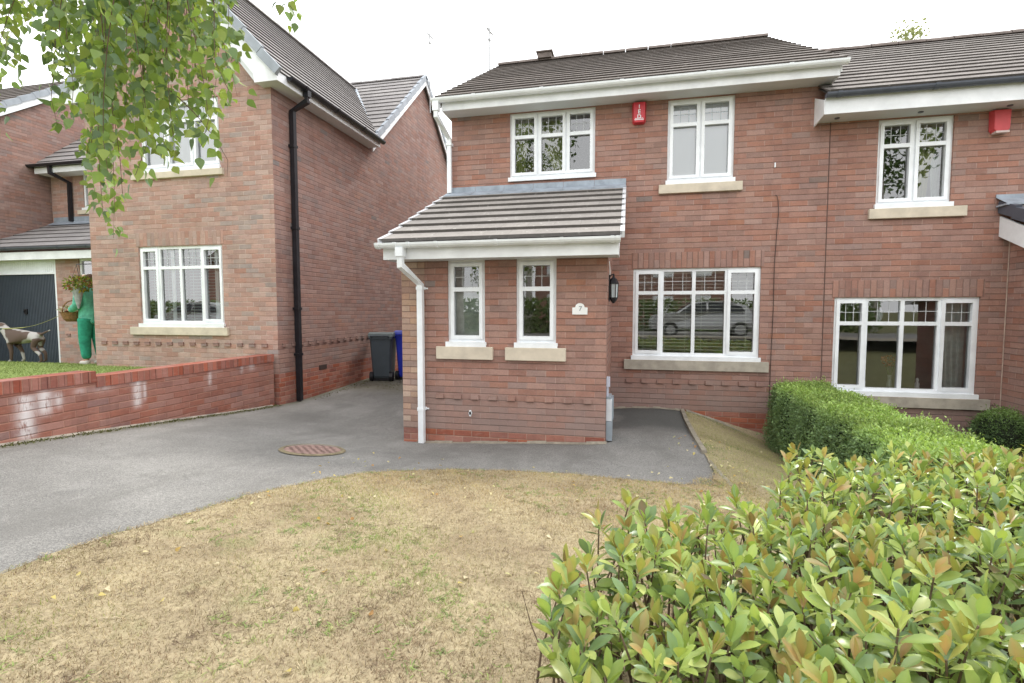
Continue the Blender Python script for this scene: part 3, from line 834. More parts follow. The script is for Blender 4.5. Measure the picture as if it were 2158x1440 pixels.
for z in (.24, -1.22): m.box(-2.452, -2.372, 5.68, 5.787, z, z + .035); m.box(-2.49, -2.34, 5.77, 5.787, z + .008, z + .026)
m.build('downpipe', M['upvc'], H)
# rooms seen through the glass
m = MB()
m.box(-2.66, 2.58, 7.76, 14.5, 1.28, 1.42); m.box(-2.66, 2.58, 11.0, 11.1, -1.4, 2.9); m.box(.42, .50, 7.76, 11, 1.42, 2.9); m.box(-.12, -.05, 7.76, 11, -1.4, 1.28)
m.box(-2.66, -.24, 7.52, 7.64, -1.4, .6); m.box(-2.66, 2.58, 7.76, 11, -1.42, -1.38)
m.build('room_walls', M['room'], H)
m = MB(); m.tube([(-1.81, PY - .03, -1.235), (-1.81, PY + .02, -1.235)], .02, 8); m.box(-1.822, -1.798, PY - .03, PY - .012, -1.27, -1.2); m.build('overflow_pipe', M['upvc'], H)
m = MB(); m.box(1.93, 1.945, FY - .02, FY + .01, 1.93, 1.99); m.build('wall_vent', M['upvc'], H)

# ================================================================== the attached house on the right, a step lower
R = thing('brick_house', (5.5, FY, -1.9), 'attached red brick house on the right, a step lower with a dark gutter', 'house')
RU = (3.167, 4.014, 1.325, 2.462); RG = (2.731, 4.401, -1.140, .163)
m = MB()
wall_y(m, FY, 2.6, 9.5, -1.9, 2.48, [RU, RG]); wall_x(m, 9.5, FY, 14.6, -1.9, 2.48, (FY, 14.6, 11.15, 4.7)); wall_y(m, 14.6, 2.6, 9.5, -1.9, 2.48)
m.build('wall', M['brick'], R)
m = MB(); wall_x(m, 4.68, PY, FY - .001, -1.9, .16); m.face([(4.68, PY, .16), (4.68, FY, .16), (4.68, FY, 1.1)], [(PY, .185), (FY, .185), (FY, 1.125)])
wall_y(m, PY, 4.68, 7.2, -1.9, .16); wall_x(m, 7.2, PY, FY, -1.9, .16); m.build('extension_wall', M['brick'], R)
m = MB(); m.box(2.6, 9.5, FY, 14.6, -2.8, -1.9, 't'); m.box(4.68, 7.2, PY, FY, -2.8, -1.9, 'tk'); m.build('plinth', M['plinth'], R)
m = MB(); m.box(2.595, 2.605, FY - .004, FY + .002, -2.4, 2.48); m.build('movement_joint', simple('brown_joint_sealant', (.10, .06, .05), .9), R)
m = MB(); m.tube([(4.672, FY - .012, -1.9), (4.672, FY - .006, 1.15)], .007, 6); m.build('mortar_joint', simple('pale_mortar', (.46, .34, .28), .9, var=.3, scale=9), R)
dentils(R, 2.75, 4.66, FY, -1.526, -1.47, M['brick'])
soldier(2.70, 4.44, FY, .168, .39).build('lintel', M['brick'], R)
w = window(R, *RU, TWO, .31, FY, stone=(3.082, 4.178), stoneh=.13)
curtain(w, (3.62, 3.98), (3.70, 3.80), FY + .17, 1.37, 2.42, 'curtain_green', 4, .025, tie=(3.66, 3.84, 1.75))
curtain(w, (3.86, 3.99), (3.9, 3.98), FY + .2, 1.37, 2.0, 'curtain_grey', 2, .02)
w = window(R, *RG, FOUR, .275, FY, stone=(2.62, 4.544), stone_mat='stone_grey', stoneh=.14)
curtain(w, (4.05, 4.38), (4.12, 4.37), FY + .22, -1.08, .12, 'curtain_grey', 4, .03)
m = MB(); m.box(2.41, 9.6, 7.30, 7.322, 2.465, 2.665); m.prism([(7.30, 2.465), (FY, 2.43), (FY, 2.80), (7.30, 2.64)], 'x', 2.40, 2.412); m.build('fascia', M['fascia'], R)
m = MB(); m.box(2.412, 9.6, 7.322, FY, 2.475, 2.487)
m.build('soffit', M['soffit'], R)
for x in (2.62, 3.56, 4.5): m = MB(); m.lathe((x, 7.5, 2.466), [(.03, 0), (.03, .01)], 12); m.build('soffit_vent', M['dkgutter'], R)
gutter(R, (2.40, 7.245, 2.70), (9.6, 7.245, 2.70), .05, M['dkgutter'], joints=(.02, .165, .29, .45))
m = MB()
roof_slope(m, (2.41, 7.215, 2.71), (9.7, 7.215, 2.71), (9.7, 11.15, 4.92), (2.61, 11.15, 4.92))
roof_slope(m, (9.7, 15.05, 2.71), (2.61, 15.05, 2.71), (2.61, 11.15, 4.92), (9.7, 11.15, 4.92))
rf = m.build('roof', M['tile_right'], R)
ridge((2.63, 11.15, 4.93), (9.7, 11.15, 4.93), M['ridge'], rf, 'ridge_tiles')
m = MB(); roof_slope(m, (4.56, 5.385, .32), (7.3, 5.385, .32), (7.3, FY, 1.33), (4.56, FY, 1.33), course=.308, t=.026); er = m.build('extension_roof', M['tile_right'], R)
m = MB()
for i in range(8):
    a = Vector((4.53, 5.385, .32)) + dv * (i / 8); b_ = Vector((4.53, 5.385, .32)) + dv * ((i + 1) / 8); wd = .07
    q = [a + nv * .05, a + nv * .05 + Vector((wd, 0, 0)), b_ + nv * .03 + Vector((wd, 0, 0)), b_ + nv * .03]
    lo = [p - nv * .14 for p in q]
    m.face(q); m.face([q[0], lo[0], lo[1], q[1]]); m.face([q[0], q[3], lo[3], lo[0]]); m.face([lo[0], lo[3], lo[2], lo[1]])
m.build('verge', M['dkgutter'], er)
m = MB(); m.face([(4.5, FY - .2, 1.30), (7.2, FY - .2, 1.30), (7.2, FY - .01, 1.40), (4.5, FY - .01, 1.40)]); m.box(4.5, 7.2, FY - .012, FY, 1.40, 1.44); m.box(4.5, 7.2, FY - .2, FY - .012, 1.28, 1.30); m.build('flashing', M['lead'], er)
m = MB(); m.prism([(5.44, .09), (PY, .09), (FY, .92), (FY, 1.17), (5.44, .19)], 'x', 4.555, 4.58); m.box(4.555, 7.3, 5.44, 5.46, .09, .30); m.build('fascia', M['fascia'], R)
m = MB(); m.prism([(5.46, .10), (PY, .12), (FY, .95), (FY, .97), (5.46, .14)], 'x', 4.58, 4.68); m.build('soffit', M['soffit'], R)
m = MB(); m.box(2.66, 9.4, 7.76, 14.5, .78, .92); m.box(2.66, 9.4, 10.8, 10.9, -1.8, 2.4); m.box(2.66, 9.4, 7.76, 10.8, -1.78, -1.75); m.box(2.62, 2.66, 7.76, 14.5, -1.8, 2.4); m.build('room_walls', M['room'], R)

# ================================================================== the detached house on the left with its garage
LX, LY = -5.314, 6.94
L = thing('brick_house', (-7.1, LY, -1.0), 'detached brick house with gabled front wing, black downpipe and attached garage', 'house')
LLW = (-7.915, -6.282, -.275, 1.035); LUW = (-7.78, -6.264, 2.225, 3.33)
m = MB()
wall_y(m, LY, -8.9, LX, -1.01, 3.40, [LLW, LUW])
m.face([(-8.9, LY, 3.40), (LX, LY, 3.40), (-7.05, LY, 5.45)], [(-8.9, 3.425), (LX, 3.425), (-7.05, 5.475)])
wall_x(m, -8.9, LY, 10.35, -1.01, 3.45)
m.build('wall', M['brick_pale'], L)
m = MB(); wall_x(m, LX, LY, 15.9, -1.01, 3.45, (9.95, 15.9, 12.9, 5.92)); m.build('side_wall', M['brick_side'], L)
m = MB(); m.box(-8.9, LX, LY, 15.9, -2.4, -1.01, 't'); m.build('plinth', M['plinth'], L)
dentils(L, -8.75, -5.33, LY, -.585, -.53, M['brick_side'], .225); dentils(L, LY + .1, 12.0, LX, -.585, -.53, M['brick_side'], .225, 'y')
m = MB(); m.box(LX - .005, LX + .008, 8.02, 8.24, -.985 - .08, -.985); m.build('air_brick', M['cable'], L)
soldier(-7.95, -6.25, LY, 1.045, 1.265).build('lintel', M['brick_pale'], L)
w = window(L, *LLW, FOUR, .275, LY, stone=(-8.1, -6.195), stoneh=.13)
venetian(w, -7.86, -7.12, -.22, .95, LY + .16); venetian(w, -7.08, -6.34, -.22, .95, LY + .16)
for a, b in ((-7.40, -7.32), (-6.83, -6.75), (-6.55, -6.47), (-7.66, -7.60)): curtain(w, (a, b), (a, b), LY + .125, -.22, .97, 'whiteblind', 2, .012)
w = window(L, *LUW, THREE, .3, LY, stone=(-7.95, -6.19), stoneh=.10)
b = MB(); b.face([(-7.74, LY + .098, 2.28), (-6.30, LY + .098, 2.28), (-6.30, LY + .098, 3.3), (-7.74, LY + .098, 3.3)]); b.build('sky_reflection_blind', M['whiteblind'], w)  # white sheet stands in for the sky reflected in these panes
# main block behind, garage and the wall above it
UW = (-13.43, -12.3, 2.52, 3.44)
m = MB(); wall_y(m, 10.35, -14.45, -8.9, 1.9, 3.45, [UW]); m.build('wall', M['brick_pale'], L)
w = window(L, *UW, TWO, .3, 10.35, stone=(-13.58, -12.2), stoneh=.1)
GW = (-11.78, -11.0, .74, 1.12)
m = MB()
wall_y(m, 8.9, -14.47, -8.9, -2.2, 1.2, [(-14.45, -12.43, -2.2, 1.12), GW]); m.build('garage_wall', M['brick_pale'], L)
dentils(L, -12.2, -8.95, 8.9, -.585, -.53, M['brick_side'], .45)
w = window(L, *GW, [(0, 1, False)], .01, 8.9, leads=False, cill=False)
m = MB(); m.box(-14.45, -12.43, 8.93, 8.97, .80, 1.12)
x = -14.4
while x < -12.46: m.box(x, x + .012, 8.925, 8.93, .84, 1.1); x += .06
m.box(-14.45, -12.43, 8.90, 8.97, .80, .845); m.box(-12.47, -12.43, 8.90, 8.97, -1.4, .80)
m.build('door_surround', M['upvc'], L)
m = MB(); k = 44; x0, x1 = -14.45, -12.47; prof = []
for i in range(k):
    a = x0 + (x1 - x0) * i / k; b = x0 + (x1 - x0) * (i + .5) / k; c = x0 + (x1 - x0) * (i + 1) / k
    m.face([(a, 8.95, -1.3), (b, 8.95, -1.3), (b, 8.95, .80), (a, 8.95, .80)]); m.face([(b, 8.95, -1.3), (b + .006, 8.968, -1.3), (b + .006, 8.968, .80), (b, 8.95, .80)])
    m.face([(b + .006, 8.968, -1.3), (c - .006, 8.968, -1.3), (c - .006, 8.968, .8), (b + .006, 8.968, .8)]); m.face([(c - .006, 8.968, -1.3), (c, 8.95, -1.3), (c, 8.95, .80), (c - .006, 8.968, .80)])
gd = m.build('garage_door', M['door_dark'], L)
m = MB(); m.box(-13.46, -13.38, 8.925, 8.95, -.10, .02); m.rtube([(-13.42, 8.925, -.02), (-13.42, 8.90, -.02), (-13.42, 8.90, -.08)], .02, .02); m.build('handle', M['black'], gd)
m = MB(); roof_slope(m, (-14.49, 8.6, 1.37), (-8.9, 8.6, 1.37), (-8.9, 10.35, 2.19), (-14.49, 10.35, 2.19)); m.build('garage_roof', M['tile_grey'], L)
m = MB(); m.box(-14.47, -8.9, 8.66, 8.682, 1.10, 1.27); m.box(-14.47, -8.9, 8.682, 8.9, 1.12, 1.13); m.build('fascia', M['fascia'], L)
gutter(L, (-14.47, 8.6, 1.365), (-8.9, 8.6, 1.365), .055, M['dkgutter'], joints=(.05, .2, .33, .46, .6, .8))
m = MB(); m.face([(-14.4, 10.15, 2.14), (-8.9, 10.15, 2.14), (-8.9, 10.33, 2.24), (-14.4, 10.33, 2.24)]); m.box(-14.4, -8.9, 10.335, 10.35, 2.2, 2.36); m.build('flashing', M['lead'], L)
m = MB(); m.box(-14.4, -9.0, 9.95, 9.97, 3.37, 3.53); m.box(-14.4, -9.0, 9.97, 10.35, 3.38, 3.39); m.build('fascia', M['fascia'], L)
gutter(L, (-14.62, 9.88, 3.57), (-9.0, 9.88, 3.57), .058, M['black'])
m = MB(); m.rtube([(-13.85, 9.9, 3.52), (-13.85, 9.9, 3.36), (-13.78, 10.29, 3.2), (-13.78, 10.29, 2.24)], .075, .075); m.build('downpipe', M['black'], L)
# roofs
RX, RZ, EZ = -7.05, 5.775, 3.50
m = MB()
roof_slope(m, (-5.05, 6.72, EZ), (-5.05, 9.92, EZ), (RX, 12.55, RZ), (RX, 6.72, RZ), course=.24, t=.026)
roof_slope(m, (-9.05, 12.4, EZ), (-9.05, 6.72, EZ), (RX, 6.72, RZ), (RX, 12.55, RZ), course=.255)
roof_slope(m, (-5.24, 9.9, EZ), (-5.2, 9.9, EZ), (-5.2, 12.9, 6.10), (-7.6, 12.9, 6.10), course=.28)
roof_slope(m, (-14.6, 9.9, EZ + .02), (-8.6, 9.9, EZ + .02), (-7.3, 12.9, 6.10), (-14.6, 12.9, 6.10), course=.28)
roof_slope(m, (-5.2, 15.95, EZ), (-14.6, 15.95, EZ), (-14.6, 12.9, 6.10), (-5.2, 12.9, 6.10), course=.28)
rf = m.build('roof', M['tile_grey'], L)
ridge((RX, 6.74, RZ + .01), (RX, 12.45, RZ + .01), M['tile_grey'], rf, 'ridge_tiles', .09)
ridge((-14.6, 12.9, 6.11), (-5.25, 12.9, 6.11), M['tile_grey'], rf, 'ridge_tiles', .09)
m = MB(); v0, v1 = Vector((-5.13, 9.9, EZ + .03)), Vector((RX, 12.52, RZ + .04))
for sgn in (1,):
    m.sweep([v0, v0.lerp(v1, .5), v1], [(-.05, 0), (0, -.012), (.05, 0), (0, .012)])
m.build('valley_flashing', M['lead'], rf)
# grey dry-verge caps along the two visible verges
def verge_caps(pa, pb, wvec, k, parent, mat, drop=.13, lift=.045):
    mm = MB(); pa, pb, wv = Vector(pa), Vector(pb), Vector(wvec)
    nrm = (pb - pa).cross(wv).normalized()
    if nrm.z < 0: nrm = -nrm
    for i in range(k):
        a = pa.lerp(pb, i / k); b = pa.lerp(pb, (i + .98) / k)
        q = [a + nrm * lift, a + nrm * lift + wv, b + nrm * (lift - .02) + wv, b + nrm * (lift - .02)]
        lo = [p - nrm * drop for p in q]
        mm.face(q); mm.face([q[0], lo[0], lo[1], q[1]]); mm.face([q[0], q[3], lo[3], lo[0]]); mm.face([q[1], lo[1], lo[2], q[2]]); mm.face([lo[0], lo[3], lo[2], lo[1]])
    return mm.build('verge', mat, parent)
verge_caps((-5.0, 6.70, EZ), (RX, 6.70, RZ), (0, .06, 0), 7, rf, M['verge'], .13)
verge_caps((-9.1, 6.70, EZ), (RX, 6.70, RZ), (0, .06, 0), 7, rf, M['verge'], .13)
verge_caps((-5.19, 9.93, EZ + .03), (-5.19, 12.9, 6.12), (-.07, 0, 0), 12, rf, M['verge'], .12)
verge_caps((-5.19, 15.9, EZ + .03), (-5.19, 12.9, 6.12), (-.07, 0, 0), 12, rf, M['verge'], .12)
# white raking boards and boxed eaves
m = MB()
sl = (RZ - EZ) / (RX + 5.05)
for sg in (1, -1):
    def MX(x): return x if sg > 0 else 2 * RX - x
    ob = [(MX(-5.05), 3.37), (MX(-5.44), 3.37), (MX(-5.46), 3.50), (RX, 5.36), (RX, 5.62), (MX(-5.05), 3.42)]
    m.prism(ob, 'y', 6.745, 6.77)
m.box(-5.075, -5.05, 6.77, 9.95, 3.37, 3.50); 
m.box(-9.05, -9.025, 6.77, 9.95, 3.37, 3.50)
m.prism([(9.95, 3.30), (12.9, 5.88), (15.9, 3.30), (15.9, 3.50), (12.9, 6.07), (9.95, 3.50)], 'x', -5.235, -5.21)
m.build('fascia', M['fascia'], L)
m = MB(); m.box(LX, -5.075, 6.77, 9.95, 3.375, 3.385); m.box(-9.025, -8.9, 6.77, 9.9, 3.375, 3.385); m.prism([(LX, 3.375), (-5.44, 3.375), (RX, 5.34), (2 * RX + 5.44, 3.375), (2 * RX - LX, 3.385), (RX, 5.352)], 'y', 6.77, LY)
m.build('soffit', M['soffit'], L)
gutter(L, (-4.99, 6.95, 3.495), (-4.99, 9.98, 3.495), .058, M['black'], joints=(.12, .42, .72))
m = MB(); m.box(-5.035, -4.945, 7.33, 7.42, 3.36, 3.47)
m.rtube([(-4.99, 7.375, 3.40), (-4.99, 7.375, 3.30), (-5.26, 7.375, 3.17), (-5.26, 7.375, -1.50)], .075, .075)
for z in (2.6, 1.3, .0, -.75): m.box(-5.314, -5.215, 7.32, 7.43, z, z + .04)
m.build('downpipe', M['black'], L)
m = MB(); m.box(-8.85, -5.36, 7.04, 15, 1.55, 1.7); m.box(-8.85, -5.36, 9.9, 10, -.95, 3.4); m.box(-8.85, -5.36, 7.04, 10, -1.0, -.96); m.box(-14.4, -9, 11.5, 11.6, 1.9, 3.4); m.build('room_walls', M['room'], L)

# ================================================================== the next house beyond the garage
F = thing('brick_house', (-16.5, 8, -1.2), 'far left brick house seen as a plain shaded gable wall with white verge', 'house')
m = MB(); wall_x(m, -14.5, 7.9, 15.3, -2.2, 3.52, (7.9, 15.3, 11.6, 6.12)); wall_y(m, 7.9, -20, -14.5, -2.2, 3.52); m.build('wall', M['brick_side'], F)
m = MB(); m.prism([(7.55, 3.30), (11.6, 6.16), (15.6, 3.30), (15.6, 3.48), (11.6, 6.36), (7.55, 3.48)], 'x', -14.42, -14.395); m.build('fascia', M['fascia'], F)
m = MB(); roof_slope(m, (-20, 7.5, 3.55), (-14.4, 7.5, 3.55), (-14.4, 11.6, 6.42), (-20, 11.6, 6.42)); roof_slope(m, (-14.4, 15.7, 3.55), (-20, 15.7, 3.55), (-20, 11.6, 6.42), (-14.4, 11.6, 6.42)); rf = m.build('roof', M['tile_brown'], F)
verge_caps((-14.37, 7.5, 3.55), (-14.37, 11.6, 6.43), (-.07, 0, 0), 13, rf, M['verge'], .13)
# ================================================================== garden wall
W0 = -5.345
w = MB()
zb = [(6.88, -1.6), (5.3, -1.5), (4.14, -1.4), (3.3, -1.32), (0.5, -1.25)]
w.box(W0 - .215, W0, 4.15, 6.86, -1.9, -.80, 't'); w.box(W0 - .215, W0, .3, 4.15, -1.9, -.745, 't')
gw = w.build('brick_garden_wall', M['wallbrick'], org=(W0, 4, -1.4))
tag(gw, 'low orange red brick garden wall with white salt stains beside the tarmac drive', 'garden wall')
w = MB()
for y0, y1, z0, z1 in ((4.15, 6.872, -.80, -.688), (.3, 4.15, -.745, -.632)):
    k = round((y1 - y0) / .075)
    for i in range(k):
        a = y0 + (y1 - y0) * i / k; b = y0 + (y1 - y0) * (i + 1) / k - .003
        j = (RNG.random() - .5) * .006
        w.box(W0 - .225 + j, W0 + .008 + j, a, b, z0, z1 + j * .5)
    w.box(W0 - .21, W0 - .003, y0 + .01, y1 - .005, z0, z1 - .008)
w.build('coping', M['coping'], gw)
w = MB(); k = 40
for i in range(k):
    a = .6 + 6.2 * i / k; b = .6 + 6.2 * (i + 1) / k
    za, zb_ = float(ground_z(W0, a)), float(ground_z(W0, b))
    r = .025 + .012 * math.sin(i * 1.9); r2 = .025 + .012 * math.sin((i + 1) * 1.9)
    w.face([(W0 + r, a, za + .003), (W0 + r2, b, zb_ + .003), (W0, b, zb_ + .02), (W0, a, za + .02)])
w.build('footing', simple('stained_footing', (.27, .24, .2), .95, var=.4, scale=10, bump=.4), gw)

# ================================================================== small things on the walls
def text_mesh(s, size, mat, parent, p, name):
    cu = bpy.data.curves.new(name, 'FONT'); cu.body = s; cu.size = size; cu.extrude = .001; cu.align_x = 'CENTER'; cu.offset = size * .018
    o = bpy.data.objects.new(name, cu)
    COL.objects.link(o)
    dg = bpy.context.evaluated_depsgraph_get()
    me = bpy.data.meshes.new_from_object(o.evaluated_get(dg)); bpy.data.objects.remove(o)
    me.materials.clear(); me.materials.append(mat)
    t = bpy.data.objects.new(name, me); COL.objects.link(t)
    t.parent = parent; t.location = Vector(p) - Vector(root_origin(parent)); t.rotation_euler = (math.pi / 2, 0, 0)
    return t
M['alarm'] = simple('red_alarm_plastic', (.55, .035, .05), .35, var=.08)
M['alarm2'] = simple('faded_red_alarm_plastic', (.60, .075, .085), .45, var=.1)
M['ink'] = simple('grey_lettering', (.33, .35, .36), .6)
def alarm(x0, x1, z0, z1, label, mat, writing):
    ob = [(x0, z1), (x1, z1), (x1 - .006, z0 + .03), (x1 - .03, z0), (x0 + .03, z0), (x0 + .006, z0 + .03)]
    m = MB(); cx = (x0 + x1) / 2
    Yb, Yf = FY - .004, FY - .085
    back = [(p[0], Yb, p[1]) for p in ob]; fr = [(cx + (p[0] - cx) * .80, Yf, z0 + .012 + (p[1] - z0) * .93) for p in ob]
    m.face(fr[::-1] if False else fr); m.face(back[::-1])
    for i in range(6):
        j = (i + 1) % 6; m.face([back[i], back[j], fr[j], fr[i]])
    o = m.build('alarm_box', M[mat], org=(cx, FY - .04, z0), merge=True, bevel=.006)
    tag(o, label, 'alarm box', 'alarm boxes on the house fronts')
    if writing:
        for k, ch in enumerate('IED'): text_mesh(ch, .076, M['upvc'], o, (cx, Yf - .004, z1 - .098 - k * .068), 'letter')
        s = MB(); s.box(cx - .062, cx + .062, Yf - .004, Yf - .001, z0 + .043, z0 + .053); s.box(cx - .055, cx + .055, Yf - .004, Yf - .001, z0 + .062, z0 + .069); s.build('printed_stripe', M['upvc'], o)
    else:
        s = MB(); s.box(cx - .07, cx + .07, Yf - .012, FY - .01, z0 - .014, z0 + .01); s.build('base_plate', simple('pale_base_plate', (.62, .5, .48), .5), o)
    return o
alarm(.035, .235, 2.632, 2.93, 'red alarm box with white letters between the two upper windows', 'alarm', True)
alarm(4.37, 4.585, 2.19, 2.462, 'plain red alarm box without lettering on the right hand house', 'alarm2', False)
# number plaque
m = MB(); x0, x1, z0, z1 = -.600, -.430, -.053, .075; cx = (x0 + x1) / 2
pl = [(x0, z0), (x1, z0), (x1, z0 + .078)] + [(cx + .052 * math.cos(a) * (1 + .0), z0 + .082 + .046 * math.sin(a)) for a in [math.pi * k / 8 for k in range(9)]] + [(x0, z0 + .078)]
m.prism(pl, 'y', PY - .018, PY - .002)
pq = m.build('number_plaque', simple('white_ceramic', (.84, .84, .83), .3, var=.03), org=(cx, PY - .01, z0))
tag(pq, 'small white arched house number plaque on the front of the brick extension', 'plaque')
text_mesh('7', .075, M['ink'], pq, (cx + .006, PY - .0205, z0 + .042), 'number')
# lantern on the inner side wall of the extension
ln = thing('wall_lantern', (-.216, 6.3, .08), 'black coach lantern fixed beside the corner of the brick extension', 'lantern')
m = MB(); lx, ly = -.158, 6.3
m.box(-.214, -.200, ly - .035, ly + .035, .10, .42); m.rtube([(-.205, ly, .40), (-.17, ly, .43), (lx, ly, .425)], .014, .014)
m.lathe((lx, ly, .31), [(.062, 0), (.060, .015), (.040, .06), (.014, .085), (.008, .125)], 6)
m.lathe((lx, ly, .115), [(.012, -.035), (.03, -.01), (.05, .02), (.052, .035)], 6)
for k in range(6):
    a = math.pi * k / 3; m.rtube([(lx + .048 * math.cos(a), ly + .048 * math.sin(a), .145), (lx + .056 * math.cos(a), ly + .056 * math.sin(a), .315)], .008, .008)
m.build('cage', M['black'], ln)
m = MB(); m.lathe((lx, ly, .15), [(.044, 0), (.052, .162)], 6); m.build('lamp_glass', simple('frosted_lantern_glass', (.5, .56, .58), .2, var=.1), ln)
m = MB(); m.tube([(-.205, 6.3, .42), (-.205, 6.28, .5), (-.212, 6.26, .58)], .006, 6); m.build('cable', M['upvc'], ln)
# meter box low beside it
mb_ = thing('meter_box', (-.2, 5.95, -1.5), 'white and grey utility meter box at the foot of the extension side wall', 'meter box')
m = MB(); m.box(-.214, -.150, 5.84, 5.90, -1.27, -1.02); m.build('white_cover', simple('aged_white_plastic', (.62, .64, .67), .5), mb_, bevel=.004)
m = MB(); m.box(-.214, -.135, 5.902, 6.16, -1.27, -1.02); m.box(-.214, -.145, 5.84, 6.16, -1.50, -1.275); m.box(-.214, -.16, 5.85, 6.1, -1.018, -.99); m.build('cabinet', simple('grey_meter_plastic', (.30, .34, .38), .5), mb_, bevel=.004)
m = MB(); m.rtube([(-.20, 5.9, -1.02), (-.20, 5.9, -.86)], .025, .025); m.box(-.214, -.175, 5.87, 5.95, -.88, -.77); m.build('conduit', simple('pale_conduit', (.55, .58, .68), .4), mb_)
# cable down the facade
m = MB(); Yc = FY - .012
m.tube([(1.955, Yc, 1.56), (1.975, Yc, 1.54), (1.99, Yc, 1.48), (2.0, Yc, 1.32), (1.985, Yc, 1.05), (1.968, Yc, .6), (1.972, Yc, 0), (1.962, Yc, -.6), (1.955, Yc, -1.4)], .0045, 6)
tag(m.build('wall_cable', M['cable'], org=(1.97, Yc, -1.4)), 'thin black cable running down the brickwork to the right of the lower window', 'cable')
# television poles
M['pole'] = simple('galvanised_pole', (.5, .51, .52), .5)
def pole(x, y, z0, z1, label, k):
    p = thing('television_aerial', (x, y, z0), label, 'aerial', 'television aerials above the roofs')
    m = MB(); m.tube([(x, y, z0), (x, y, z1)], .016, 6); m.build('pole', M['pole'], p)
    m = MB(); m.rtube([(x - .02, y - .12, z1 - .06), (x + .03, y + .2, z1 - .06)], .02, .02)
    for i in range(k): yy = y - .1 + i * .28 / k; m.rtube([(x - .05, yy, z1 - .06), (x + .05, yy, z1 - .06)], .008, .008)
    m.rtube([(x, y - .03, z1 - .24), (x, y + .05, z1 - .24)], .05, .03)
    m.build('antenna', M['pole'], p)
pole(-5.145, 13.0, 5.2, 7.24, 'thin television pole behind the peak of the left house gable', 5)
pole(-2.845, 10.5, 4.3, 5.81, 'thin television pole rising at the left edge of the middle house roof', 5)
m = MB(); m.tube([(10.722 + (x_ / 10) * 4, 20, 9.251 + (x_ / 10) * 1.43 - .25 * math.sin(math.pi * x_ / 10)) for x_ in range(-2, 11)], .012, 5)
tag(m.build('overhead_cable', simple('faded_grey_cable', (.35, .36, .37), .6), org=(12, 20, 9.5)), 'faint overhead cable crossing the sky at the top right', 'cable')

# manhole cover in the drive
mx, my = -3.05, 4.46; mz = float(ground_z(mx, my))
gx_, gy_ = (float(ground_z(mx + .3, my)) - float(ground_z(mx - .3, my))) / .6, (float(ground_z(mx, my + .3)) - float(ground_z(mx, my - .3))) / .6
def mp(r, a, h): x, y = r * math.cos(a), r * math.sin(a); return (mx + x, my + y, mz + gx_ * x + gy_ * y + h)
m = MB(); n = 40
for r0, r1, h0, h1 in ((.315, .30, .004, .012), (.30, .268, .012, .012)):
    for i in range(n):
        a, b = 2 * math.pi * i / n, 2 * math.pi * (i + 1) / n; m.face([mp(r0, a, h0), mp(r0, b, h0), mp(r1, b, h1), mp(r1, a, h1)])
mh = m.build('manhole_cover', simple('rusty_iron_rim', (.20, .165, .10), .9, var=.4, scale=14, bump=.4), org=(mx, my, mz)); tag(mh, 'round rusty manhole cover set in the tarmac drive', 'manhole cover')
m = MB(); m.face([mp(.266, 2 * math.pi * i / n, .008) for i in range(n)])
for i in range(-5, 6):
    for j in range(-5, 6):
        if i * i + j * j < 27 and (i + j) % 2 == 0:
            c = (i * .045, j * .045); q = []
            for k in range(4):
                a = math.pi / 2 * k; x, y = c[0] + .02 * math.cos(a), c[1] + .02 * math.sin(a); q.append((mx + x, my + y, mz + gx_ * x + gy_ * y + .013))
            m.face(q)
m.build('lid', simple('rusty_iron_lid', (.27, .175, .15), .8, var=.3, scale=18, bump=.4), mh)

